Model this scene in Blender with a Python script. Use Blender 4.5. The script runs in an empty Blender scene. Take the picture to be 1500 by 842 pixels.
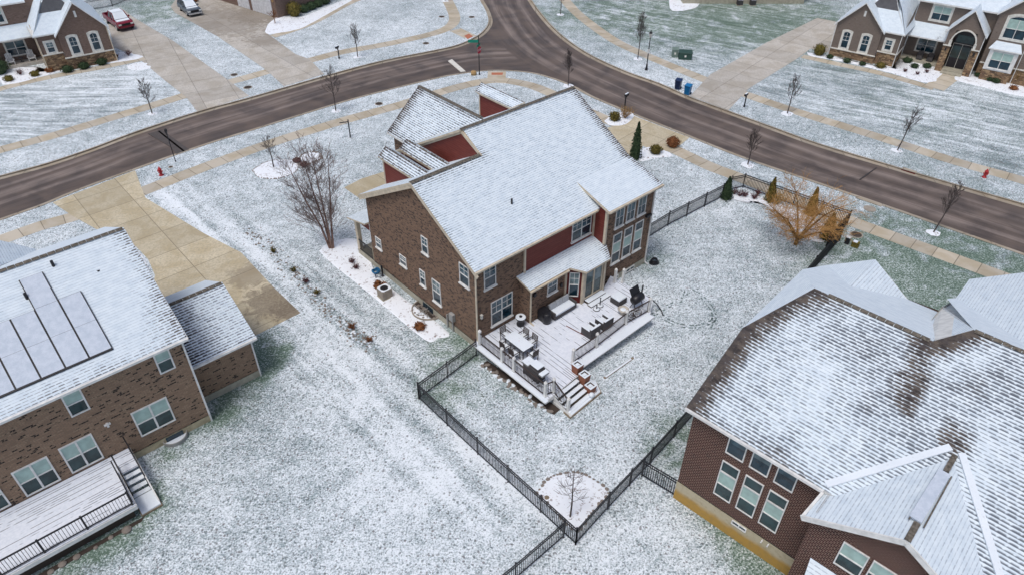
import bpy, bmesh, math, random
from math import radians as rad, sin, cos, pi
from mathutils import Vector, Matrix, noise as mnoise
from mathutils.geometry import delaunay_2d_cdt
random.seed(7)
S = bpy.context.scene
C = S.collection
# ------------------------------------------------------------------ camera, world, sun, exposure
H = 30.0; FPX = 1037.6; PITCH = rad(38.206); ROLL = rad(.329)
cd = bpy.data.cameras.new('camera'); cam = bpy.data.objects.new('camera', cd); C.objects.link(cam)
cd.sensor_width = 36; cd.lens = FPX / 1500 * 36; cd.clip_end = 3000; cd.clip_start = .1
FW = Vector((0, cos(PITCH), -sin(PITCH))); RT0 = Vector((1, 0, 0)); UP0 = RT0.cross(FW)
RT = RT0 * cos(ROLL) + UP0 * sin(ROLL); UP = -RT0 * sin(ROLL) + UP0 * cos(ROLL)
cam.matrix_world = Matrix(((RT.x, UP.x, -FW.x, 0), (RT.y, UP.y, -FW.y, 0), (RT.z, UP.z, -FW.z, H), (0, 0, 0, 1)))
S.camera = cam
S.render.resolution_x = 1024; S.render.resolution_y = 574
w = bpy.data.worlds.new('World'); S.world = w; w.use_nodes = True
sky = w.node_tree.nodes.new('ShaderNodeTexSky'); sky.sky_type = 'NISHITA'; sky.sun_disc = False
SUN_EL, SUN_AZ = rad(68), rad(215)          # azimuth measured clockwise from +Y
sky.sun_elevation = SUN_EL; sky.sun_rotation = SUN_AZ; sky.dust_density = 4; sky.ozone_density = 1.0; sky.air_density = 1.0
bg = w.node_tree.nodes['Background']; bg.inputs[1].default_value = .12
w.node_tree.links.new(sky.outputs[0], bg.inputs[0])
sd = bpy.data.lights.new('sun', 'SUN'); sd.energy = 1.3; sd.angle = rad(16); sd.color = (1, .985, .96)
sun = bpy.data.objects.new('sun', sd); C.objects.link(sun)
sdir = Vector((sin(SUN_AZ) * cos(SUN_EL), cos(SUN_AZ) * cos(SUN_EL), sin(SUN_EL)))
sun.rotation_euler = sdir.to_track_quat('Z', 'Y').to_euler()
S.view_settings.view_transform = 'Standard'; S.view_settings.look = 'None'
S.view_settings.exposure = .02; S.view_settings.gamma = 1

# ------------------------------------------------------------------ where a point of the ground lies (survey from the photograph)
def G(x, y, z=0.0):
    d = FW * FPX + RT * (x - 750) - UP * (y - 421)
    t = (z - H) / d.z
    return Vector((d.x * t, d.y * t, z))
def G2(x, y): p = G(x, y); return (p.x, p.y)

# ------------------------------------------------------------------ node helper
class NT:
    def __init__(s, name):
        s.m = bpy.data.materials.new(name); s.m.use_nodes = True; s.t = s.m.node_tree; s.t.nodes.clear()
        s.out = s.t.nodes.new('ShaderNodeOutputMaterial'); s.b = s.t.nodes.new('ShaderNodeBsdfPrincipled')
        s.t.links.new(s.b.outputs[0], s.out.inputs[0])
    def n(s, typ, ins=None, **kw):
        nd = s.t.nodes.new('ShaderNode' + typ)
        for k, v in kw.items(): setattr(nd, k, v)
        for k, v in (ins or {}).items(): s.set(nd.inputs[k], v)
        return nd
    def set(s, sock, v):
        if hasattr(v, 'is_output') or isinstance(v, bpy.types.NodeSocket): s.t.links.new(v, sock)
        elif isinstance(v, (tuple, list)) and len(v) == 3 and sock.type == 'RGBA': sock.default_value = (*v, 1)
        else: sock.default_value = v
    def math(s, op, a, b=0.0, c=None, clamp=False):
        nd = s.n('Math', operation=op, use_clamp=clamp); s.set(nd.inputs[0], a); s.set(nd.inputs[1], b)
        if c is not None: s.set(nd.inputs[2], c)
        return nd.outputs[0]
    def noise(s, vec, scale, detail=3, rough=.55, dist=0):
        return s.n('TexNoise', {'Vector': vec, 'Scale': scale, 'Detail': detail, 'Roughness': rough, 'Distortion': dist}).outputs[0]
    def ramp(s, v, a, b, c=0.0, d=1.0, smooth=True):
        nd = s.n('MapRange', interpolation_type='SMOOTHSTEP' if smooth else 'LINEAR')
        for i, x in enumerate((v, a, b, c, d)): s.set(nd.inputs[i], x)
        return nd.outputs[0]
    def mix(s, f, a, b, mode='MIX'):
        nd = s.n('Mix', data_type='RGBA', blend_type=mode); s.set(nd.inputs[0], f); s.set(nd.inputs[6], a); s.set(nd.inputs[7], b)
        return nd.outputs[2]
    def uv(s): return s.n('UVMap').outputs[0]
    def obj(s): return s.n('TexCoord').outputs[3]
    def pos(s): return s.n('NewGeometry').outputs[0]
    def scale(s, v, x, y, z=1, rot=0):
        return s.n('Mapping', {'Vector': v, 'Scale': (x, y, z), 'Rotation': (0, 0, rot)}).outputs[0]
    def along(s, v, az, x, y): return s.scale(s.n('Mapping', {'Vector': v, 'Rotation': (0, 0, -rad(az))}).outputs[0], x, y)
    def attr(s, name): return s.n('Attribute', attribute_name=name).outputs[2]
    def xyz(s, v): return s.n('SeparateXYZ', {'Vector': v}).outputs
    def bump(s, h, strength=.5, dist=.02):
        s.set(s.b.inputs['Normal'], s.n('Bump', {'Height': h, 'Strength': strength, 'Distance': dist}).outputs[0])
    def fin(s, col, rough=.8, spec=.3, metal=0):
        s.set(s.b.inputs['Base Color'], col); s.set(s.b.inputs['Roughness'], rough)
        s.b.inputs['Specular IOR Level'].default_value = spec; s.b.inputs['Metallic'].default_value = metal
        return s.m
SNOW = (.77, .83, .885)
def paint(name, col, rough=.6, var=.12, metal=0, spec=.4, sc=3):
    k = NT(name); f = k.noise(k.obj(), sc, 4)
    c = k.mix(k.ramp(f, .3, .7), tuple(x * (1 - var) for x in col), tuple(min(1, x * (1 + var)) for x in col))
    return k.fin(c, rough, spec, metal)
M = {}
for nm, col, r in (('white_trim', (.72, .72, .70), .5), ('cream_trim', (.60, .52, .40), .6), ('black_metal', (.018, .018, .022), .4),
                   ('rail_bronze', (.05, .035, .03), .5), ('dark_wicker', (.075, .07, .072), .8), ('grey_plastic', (.30, .30, .29), .6),
                   ('cushion', (.42, .44, .47), .9), ('ac_metal', (.33, .29, .24), .6), ('hydrant_red', (.42, .03, .035), .45),
                   ('green_box', (.03, .07, .055), .5), ('green_sign', (.01, .22, .15), .5), ('stop_red', (.5, .02, .05), .5),
                   ('navy_bin', (.012, .03, .09), .4), ('blue_bin', (.01, .16, .38), .4), ('terracotta', (.26, .09, .045), .6),
                   ('wood', (.24, .19, .13), .8), ('dark_wood', (.06, .045, .035), .8), ('tyre', (.015, .015, .016), .8),
                   ('lamp_glass', (.7, .68, .62), .3), ('brick_red_paint', (.115, .012, .010), .7), ('stone_rock', (.22, .19, .165), .9),
                   ('shutter_grey', (.13, .125, .13), .7), ('blind', (.36, .50, .46), .35), ('dark_blind', (.22, .27, .28), .35),
                   ('brown_soil', (.05, .037, .03), .95), ('pale_tank', (.5, .46, .4), .6), ('blue_hose', (.02, .12, .25), .5),
                   ('door_dark', (.02, .018, .025), .35), ('car_red', (.20, .012, .03), .25), ('car_grey', (.09, .11, .14), .25),
                   ('orange_mat', (.45, .16, .09), .8), ('ochre', (.42, .27, .12), .8), ('garage_white', (.62, .63, .65), .5),
                   ('stone_paint', (.70, .68, .62), .7), ('chrome', (.5, .5, .5), .25), ('headlight', (.7, .72, .7), .15)):
    M[nm] = paint(nm, col, r)
def glass(name, c, r=.06):
    k = NT(name); f = k.noise(k.obj(), 1.3, 3, .6)
    return k.fin(k.mix(k.ramp(f, .35, .65), tuple(x * .45 for x in c), c), r, .6)
M['glass'] = glass('glass', (.012, .045, .07)); M['car_glass'] = glass('car_glass', (.02, .025, .03), .05)
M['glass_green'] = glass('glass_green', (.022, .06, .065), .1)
M['glass_painted_sky'] = glass('glass_painted_sky', (.06, .13, .17)); M['glass_painted_sky2'] = glass('glass_painted_sky2', (.16, .24, .26), .12)  # paler tints with the sky's reflection put into the glass colour
def snow():
    k = NT('snow'); p = k.obj(); f = k.noise(p, 9, 5, .65); g = k.noise(p, .8, 3)
    c = k.mix(k.ramp(f, .58, .78), SNOW, (.45, .47, .5)); c = k.mix(k.math('MULTIPLY', k.ramp(g, .35, .7), .25), c, (.6, .65, .72))
    k.bump(f, .35, .03); return k.fin(c, .75, .25)
M['snow'] = snow()
def bedsnow():
    k = NT('bed_snow'); p = k.obj(); f = k.noise(p, 5, 6, .7); g = k.noise(p, 1.1, 3)
    t = k.ramp(k.math('ADD', f, k.math('MULTIPLY', g, .3)), .70, .84)
    c = k.mix(t, (.84, .88, .93), (.25, .2, .19)); k.bump(f, .5, .05); return k.fin(c, .8, .2)
M['bed_snow'] = bedsnow()
def brick(name, c1, c2, c3, mortar, bw=.21, rh=.075, flecks=.5, dark=(.03, .02, .018), ms=.009, cl=.5):
    k = NT(name); u = k.uv()
    b = k.n('TexBrick', {'Vector': u, 'Color1': c1, 'Color2': c2, 'Mortar': mortar, 'Scale': 1, 'Mortar Size': ms, 'Mortar Smooth': .2, 'Bias': -.1, 'Brick Width': bw, 'Row Height': rh})
    # one value per brick: cell noise on the brick grid
    sx = k.xyz(u); row = k.math('FLOOR', k.math('DIVIDE', sx[1], rh)); off = k.math('MULTIPLY', k.math('MODULO', row, 2), bw * .5)
    cx = k.math('FLOOR', k.math('DIVIDE', k.math('ADD', sx[0], off), bw))
    cv = k.n('CombineXYZ', {0: cx, 1: row, 2: 0.0}).outputs[0]
    wn = k.n('TexWhiteNoise', {'Vector': cv}, noise_dimensions='3D').outputs[0]
    clump = k.noise(u, 3.2, 3, .6)
    v = k.math('ADD', wn, k.math('MULTIPLY', k.math('SUBTRACT', clump, .5), cl))
    isb = k.math('SUBTRACT', 1, b.outputs[1])
    c = k.mix(k.math('MULTIPLY', k.ramp(v, .55, .9), isb), b.outputs[0], c3)
    c = k.mix(k.math('MULTIPLY', k.ramp(v, 1 - flecks, 1.02 - flecks * .6), isb), c, dark)
    k.bump(k.math('ADD', isb, k.math('MULTIPLY', wn, .4)), .6, .01); return k.fin(c, .9, .2)
M['brick_tan'] = brick('brick_tan', (.26, .16, .105), (.15, .093, .068), (.34, .215, .15), (.18, .14, .108), flecks=.28, dark=(.05, .036, .033), bw=.15, rh=.08, cl=.3)
M['brick_brown'] = brick('brick_brown', (.31, .205, .138), (.24, .157, .107), (.35, .245, .165), (.19, .155, .12), flecks=.16, dark=(.035, .024, .022), bw=.22, rh=.085, cl=.6)
M['brick_dark'] = brick('brick_dark', (.048, .017, .014), (.030, .011, .010), (.070, .028, .023), (.27, .18, .145), bw=.20, rh=.10, flecks=.15, dark=(.018, .01, .012), ms=.017)
M['brick_far'] = brick('brick_far', (.21, .14, .112), (.17, .112, .092), (.235, .16, .135), (.18, .145, .12), flecks=.05, dark=(.11, .075, .06))
M['brick_grey'] = brick('brick_grey', (.205, .165, .14), (.185, .148, .127), (.22, .178, .155), (.19, .16, .135), flecks=.02, dark=(.13, .1, .09))
def stone(name, c1, c2):
    k = NT(name); u = k.scale(k.uv(), 1.6, 4.2)
    v = k.n('TexVoronoi', {'Vector': u, 'Scale': 1.4}, distance='CHEBYCHEV'); e = k.n('TexVoronoi', {'Vector': u, 'Scale': 1.4}, feature='F2', distance='CHEBYCHEV')
    d = k.math('SUBTRACT', e.outputs[0], v.outputs[0]); r = k.xyz(v.outputs[1])[0]
    c = k.mix(r, c1, c2); c = k.mix(k.ramp(d, .0, .1), (.10, .075, .055), c); k.bump(k.ramp(d, 0, .15), .8, .03); return k.fin(c, .9, .2)
M['stone'] = stone('stone', (.42, .29, .17), (.17, .105, .07))
def siding():
    k = NT('red_siding'); y = k.xyz(k.uv())[1]; f = k.math('FRACT', k.math('DIVIDE', y, .16)); n = k.noise(k.scale(k.uv(), .6, 3), 2, 4)
    c = k.mix(k.ramp(n, .3, .7), (.165, .034, .025), (.20, .046, .034)); c = k.mix(k.ramp(f, .0, .14, 1, 0), c, (.045, .01, .008)); k.bump(f, .5, .02); return k.fin(c, .6, .3)
M['red_siding'] = siding()
def concrete(name, c1, c2, sx, sy, stain=.3, rot=0.0, spots=()):
    k = NT(name); u = k.uv()
    b = k.n('TexBrick', {'Vector': u, 'Color1': c1, 'Color2': tuple(x * .78 for x in c1), 'Mortar': tuple(x * .42 for x in c1), 'Scale': 1, 'Mortar Size': .035, 'Mortar Smooth': .3, 'Brick Width': sx, 'Row Height': sy}, offset=0.0)
    n1 = k.noise(k.pos(), .55, 5, .6, .6); n2 = k.noise(k.pos(), 6, 5, .7)
    c = k.mix(k.ramp(n1, .38, .66), b.outputs[0], c2, 'MULTIPLY')
    for (px, py, r, st) in spots:
        q = G(px, py); dd = k.n('VectorMath', {0: k.pos(), 1: (q.x, q.y, 0)}, operation='DISTANCE').outputs[1]; nn = k.noise(k.pos(), 1.6, 5, .7, .8); c = k.mix(k.math('MULTIPLY', k.ramp(k.math('ADD', k.math('DIVIDE', dd, r), k.math('MULTIPLY', k.math('SUBTRACT', nn, .5), 2.2)), .55, .95, 1, 0), st), c, (.17, .135, .10)); c = k.mix(k.math('MULTIPLY', k.ramp(n2, .4, .75), stain), c, tuple(x * .55 for x in c1)); k.bump(n2, .2, .01)
    return k.fin(c, .82, .3)
M['walk'] = concrete('walk_concrete', (.57, .515, .425), (.84, .80, .72), 1.5, 9, .3)
M['drive_tan'] = concrete('drive_tan', (.66, .585, .43), (.82, .78, .70), 3.4, 3.0, .4, spots=((405, 440, 2.6, .75), (365, 405, 1.8, .5), (425, 455, 1.6, .7)))
M['drive_grey'] = concrete('drive_grey', (.62, .585, .53), (.80, .77, .72), 3.4, 3.0, .45, spots=((345, 28, 9, .5), (380, 22, 5, .5), (390, 60, 3, .4)))
M['kerb'] = concrete('kerb_concrete', (.43, .38, .31), (.8, .76, .7), 3, 9, .4)
M['foundation'] = paint('foundation', (.40, .375, .30), .9, .15)
M['foundation_tan'] = paint('foundation_tan', (.42, .36, .24), .9, .2)
def foundation_yellow():
    k = NT('foundation_yellow'); p = k.obj(); z = k.xyz(p)[2]; n = k.noise(p, 1.2, 4)
    c = k.mix(k.ramp(k.math('ADD', z, k.math('MULTIPLY', n, .5)), .75, 1.15), (.46, .28, .075), (.50, .44, .31)); c = k.mix(k.math('MULTIPLY', k.ramp(k.noise(p, 4, 5, .7), .45, .75), .5), c, (.25, .19, .11)); return k.fin(c, .9, .2)
M['foundation_yellow'] = foundation_yellow()
def lawn():
    k = NT('snowy_lawn'); p = k.pos(); g0 = k.attr('green'); g = k.math('MULTIPLY', g0, k.ramp(k.noise(p, .55, 4, .65, .8), .28, .66, .25, 1.35)); s = k.attr('stripe'); s2 = k.attr('stripe2')
    a = k.noise(p, 3.2, 4, .72, .2); a2 = k.noise(p, 11, 3, .7); sp = k.noise(p, 7.0, 2, .6); b = k.noise(p, .10, 3, .5); c = k.noise(p, .6, 4, .65, .8)
    st = k.noise(k.scale(p, .16, 1.5, 1, rad(-14)), 1.2, 3, .6, .5); st2 = k.noise(k.along(p, -30, .12, 1.0), 1.3, 4, .65, .7); s3 = k.attr('stripe3'); st3 = k.noise(k.along(p, -46, .035, 1.0), 1.15, 2, .5)
    fine = k.noise(k.along(p, 50, 2.2, 9), 1, 3, .6)
    cov = k.math('MULTIPLY', k.math('SUBTRACT', b, .5), .22)
    cov = k.math('ADD', cov, k.math('MULTIPLY', k.math('SUBTRACT', c, .5), .27))
    cov = k.math('ADD', cov, k.math('MULTIPLY', k.math('MULTIPLY', k.math('SUBTRACT', st, .5), s), .55))
    cov = k.math('ADD', cov, k.math('MULTIPLY', k.math('MULTIPLY', k.math('SUBTRACT', st2, .5), s2), .55))
    cov = k.math('ADD', cov, k.math('MULTIPLY', k.math('MULTIPLY', k.math('SUBTRACT', st3, .51), s3), .5))
    cov = k.math('ADD', cov, k.math('MINIMUM', k.math('MULTIPLY', g, .17), .15))
    v = k.math('ADD', k.math('ADD', k.math('MULTIPLY', a, .44), k.math('MULTIPLY', a2, .91)), k.math('MULTIPLY', fine, .30))
    v = k.math('ADD', v, cov)
    t = k.ramp(v, .66, .98); dark = k.ramp(k.math('ADD', k.math('ADD', sp, k.math('MULTIPLY', k.math('SUBTRACT', a2, .5), .8)), k.math('MULTIPLY', cov, .9)), .585, .655)
    dots = k.n('TexVoronoi', {'Vector': p, 'Scale': 4.3, 'Randomness': 1.0}).outputs; dsel = k.xyz(dots[1])[0]; dd = k.math('MULTIPLY', k.ramp(dots[0], .18, .34, 1, 0), k.ramp(k.math('ADD', dsel, cov), .42, .58)); dark = k.math('MAXIMUM', dark, dd)
    hue = k.noise(p, 1.7, 3, .6); gg = k.ramp(g, .0, .8)
    mid = k.mix(gg, (.27, .34, .365), (.24, .315, .275))
    gr = k.mix(k.ramp(hue, .45, .62), (.075, .105, .11), (.12, .10, .10)); gr = k.mix(gg, gr, (.05, .095, .06))
    col = k.mix(t, (.83, .885, .93), mid); col = k.mix(k.math('MULTIPLY', dark, .72), col, gr); k.bump(v, .6, .06)
    return k.fin(col, .85, .2)
M['lawn'] = lawn()
def asphalt():
    k = NT('wet_asphalt'); p = k.pos(); d1 = k.attr('d1'); d2 = k.attr('d2'); s1 = k.attr('s1'); s2 = k.attr('s2')
    wob = k.math('MULTIPLY', k.math('SUBTRACT', k.noise(p, .12, 3), .5), 1.6)
    def tracks(d, offs):
        tot = None
        for o, wd in offs:
            t = k.ramp(k.math('ABSOLUTE', k.math('SUBTRACT', k.math('ADD', d, wob), o)), 0, wd, 1, 0)
            tot = t if tot is None else k.math('MAXIMUM', tot, t)
        return tot
    t1 = tracks(d1, ((.9, 1.1), (-.6, .7), (2.2, .6))); t2 = tracks(d2, ((-1.7, 1.0), (.1, .8), (1.9, .8)))
    use2 = k.ramp(k.math('ABSOLUTE', d2), 3.6, 4.4, 1, 0)
    t = k.math('ADD', k.math('MULTIPLY', t1, k.math('SUBTRACT', 1, use2)), k.math('MULTIPLY', t2, use2))
    def strk(d, s_): return k.noise(k.n('CombineXYZ', {0: k.math('MULTIPLY', d, 1.6), 1: k.math('MULTIPLY', s_, .06), 2: 0.0}).outputs[0], 1.1, 5, .65)
    b1, b2 = strk(d1, s1), strk(d2, s2)
    br = k.math('ADD', k.math('MULTIPLY', b1, k.math('SUBTRACT', 1, use2)), k.math('MULTIPLY', b2, use2))
    br2 = k.noise(p, .35, 5, .65, .4); fine = k.noise(p, 9, 4, .7)
    t = k.math('MULTIPLY', t, k.ramp(br, .32, .62, .05, 1)); t = k.math('MULTIPLY', t, k.ramp(br2, .3, .6, .3, 1))
    c = k.mix(k.ramp(br2, .32, .68), (.066, .050, .042), (.135, .103, .087))
    c = k.mix(k.math('MULTIPLY', k.ramp(br, .3, .75), .5), c, (.16, .13, .115)); c = k.mix(k.math('MULTIPLY', t, .62), c, (.34, .28, .25)); c = k.mix(k.math('MULTIPLY', k.ramp(fine, .5, .8), .35), c, (.05, .042, .04))
    k.bump(fine, .3, .01); r = k.ramp(br2, .3, .7, .45, .75); return k.fin(c, r, .35)
M['asphalt'] = asphalt()
def shingle(name, bare, rowh=.145, base=.0, tab=.30, edge=(.12, .10, .085), var=.5, soft=.35, thin=(.20, .24, .29), thinv=.0, los=.38):
    k = NT(name); u = k.uv(); s = k.xyz(u); m = k.attr('melt')
    rw = k.math('DIVIDE', s[1], rowh); row = k.math('FLOOR', rw); f = k.math('FRACT', rw)
    sh = k.n('TexWhiteNoise', {'W': row}, noise_dimensions='1D').outputs[0]
    tx = k.math('ADD', k.math('DIVIDE', s[0], tab), k.math('MULTIPLY', sh, 1.0))
    wn = k.n('TexWhiteNoise', {'Vector': k.n('CombineXYZ', {0: k.math('FLOOR', tx), 1: row, 2: 0.0}).outputs[0]}).outputs[0]
    end = k.ramp(k.math('ABSOLUTE', k.math('SUBTRACT', k.math('FRACT', tx), .5)), .28, .5)
    lo = k.noise(k.scale(u, 1, .8), los, 4, .6, .5); mid = k.noise(k.scale(u, 1, 1.6), 1.7, 5, .7)
    amt = k.math('ADD', k.math('MULTIPLY', k.math('SUBTRACT', lo, .5), var), base)
    amt = k.math('ADD', amt, k.math('MULTIPLY', k.math('SUBTRACT', mid, .5), .5))
    amt = k.math('ADD', amt, k.math('MULTIPLY', k.math('SUBTRACT', wn, .5), .4))
    amt = k.math('ADD', amt, m)
    gap = k.math('SUBTRACT', k.math('SUBTRACT', amt, k.math('MULTIPLY', f, 1.3)), k.math('MULTIPLY', end, .32))
    t = k.ramp(gap, -.25, soft)
    bc = k.mix(wn, bare, tuple(x * .55 for x in bare)); bc = k.mix(k.ramp(mid, .4, .65), bc, edge); bc = k.mix(k.ramp(k.math('ADD', m, k.math('MULTIPLY', k.math('SUBTRACT', lo, .5), thinv)), .05, .55), thin, bc)
    sn = k.mix(k.ramp(mid, .3, .75), (.74, .82, .88), (.60, .69, .77))
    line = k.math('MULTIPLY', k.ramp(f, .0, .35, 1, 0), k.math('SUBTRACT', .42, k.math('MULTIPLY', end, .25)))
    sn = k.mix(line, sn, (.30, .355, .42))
    k.bump(k.math('SUBTRACT', k.math('MULTIPLY', f, -.6), k.math('MULTIPLY', t, .5)), .5, .025)
    return k.fin(k.mix(t, sn, bc), .85, .2)
M['roof_main'] = shingle('roof_main', (.09, .08, .08), base=.22, var=.45, thin=(.25, .305, .36), soft=.5)
M['roof_front'] = shingle('roof_front', (.075, .065, .07), base=.44, var=.6, rowh=.16, thin=(.10, .11, .13))
M['roof_left'] = shingle('roof_left', (.085, .07, .07), base=-.12, var=.7, thin=(.24, .27, .34))
M['roof_left_garage'] = shingle('roof_left_garage', (.06, .05, .06), base=.30, var=.5, rowh=.16, thin=(.12, .13, .17))
M['roof_right'] = shingle('roof_right', (.075, .065, .065), base=.62, tab=.36, var=2.3, rowh=.155, soft=.5, thin=(.13, .15, .18), thinv=1.2, los=.3)
M['roof_smooth'] = shingle('roof_smooth', (.2, .17, .16), base=-.6, var=.1)
M['roof_pale'] = shingle('roof_pale', (.17, .17, .19), base=.12, var=.25, rowh=.17, thin=(.3, .33, .39), soft=.6)
M['ridge_cap'] = paint('ridge_cap', (.13, .115, .095), .9, .45, sc=9)
def panel():
    k = NT('solar_panel'); n = k.noise(k.obj(), 3, 6, .7); n2 = k.noise(k.obj(), 22, 3, .7)
    c = k.mix(k.ramp(n, .35, .65), (.50, .57, .66), (.60, .66, .75)); c = k.mix(k.math('MULTIPLY', k.ramp(n2, .45, .7), .35), c, (.42, .45, .54)); return k.fin(c, .6, .3)
M['panel_snow'] = panel()
def deckmat():
    k = NT('snowy_deck_boards'); u = k.obj(); s = k.xyz(u); w_ = .145
    f = k.math('FRACT', k.math('DIVIDE', s[0], w_)); r = k.math('FLOOR', k.math('DIVIDE', s[0], w_))
    n = k.noise(k.n('CombineXYZ', {0: k.math('MULTIPLY', r, 7.3), 1: k.math('MULTIPLY', s[1], .55), 2: 0.0}).outputs[0], 1, 3, .6)
    lo = k.noise(u, .45, 3)
    v = k.math('ADD', n, k.math('MULTIPLY', k.math('SUBTRACT', lo, .5), .55))
    rw = k.n('TexWhiteNoise', {'W': r}, noise_dimensions='1D').outputs[0]; t = k.math('MULTIPLY', k.ramp(f, 0, .42, 1, 0), k.ramp(k.math('ADD', v, k.math('MULTIPLY', k.math('SUBTRACT', rw, .5), .34)), .575, .635)); sn = k.noise(u, 6, 5, .6)
    c = k.mix(k.ramp(sn, .3, .7), (.79, .83, .90), (.68, .73, .81)); c = k.mix(k.math('MULTIPLY', k.ramp(f, 0, .2, 1, 0), .16), c, (.45, .48, .55))
    c = k.mix(t, c, (.06, .065, .085)); k.bump(k.math('SUBTRACT', sn, t), .3, .02); return k.fin(c, .75, .3)
M['deck'] = deckmat()
def leaf(name, a, b):
    k = NT(name); n = k.noise(k.pos(), 5, 4, .7); return k.fin(k.mix(k.ramp(n, .3, .7), a, b), .8, .2)
M['leaf_green'] = leaf('leaf_green', (.018, .04, .018), (.06, .09, .045))
M['leaf_rust'] = leaf('leaf_rust', (.12, .045, .02), (.28, .12, .05))
M['leaf_gold'] = leaf('leaf_gold', (.16, .10, .025), (.34, .22, .06))
M['leaf_olive'] = leaf('leaf_olive', (.05, .045, .012), (.20, .16, .04))
M['leaf_purple'] = leaf('leaf_purple', (.08, .03, .035), (.17, .08, .08))
M['grass_gold'] = leaf('grass_gold', (.22, .13, .05), (.42, .27, .11))
M['bark'] = leaf('bark', (.06, .048, .045), (.12, .10, .095))
M['bark_birch'] = leaf('bark_birch', (.13, .07, .055), (.28, .19, .16))
M['twig_birch'] = leaf('twig_birch', (.14, .10, .09), (.26, .20, .18))
M['bark_gold'] = leaf('bark_gold', (.08, .045, .02), (.20, .12, .05))
M['twig_gold'] = leaf('twig_gold', (.30, .15, .045), (.58, .34, .13))

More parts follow.
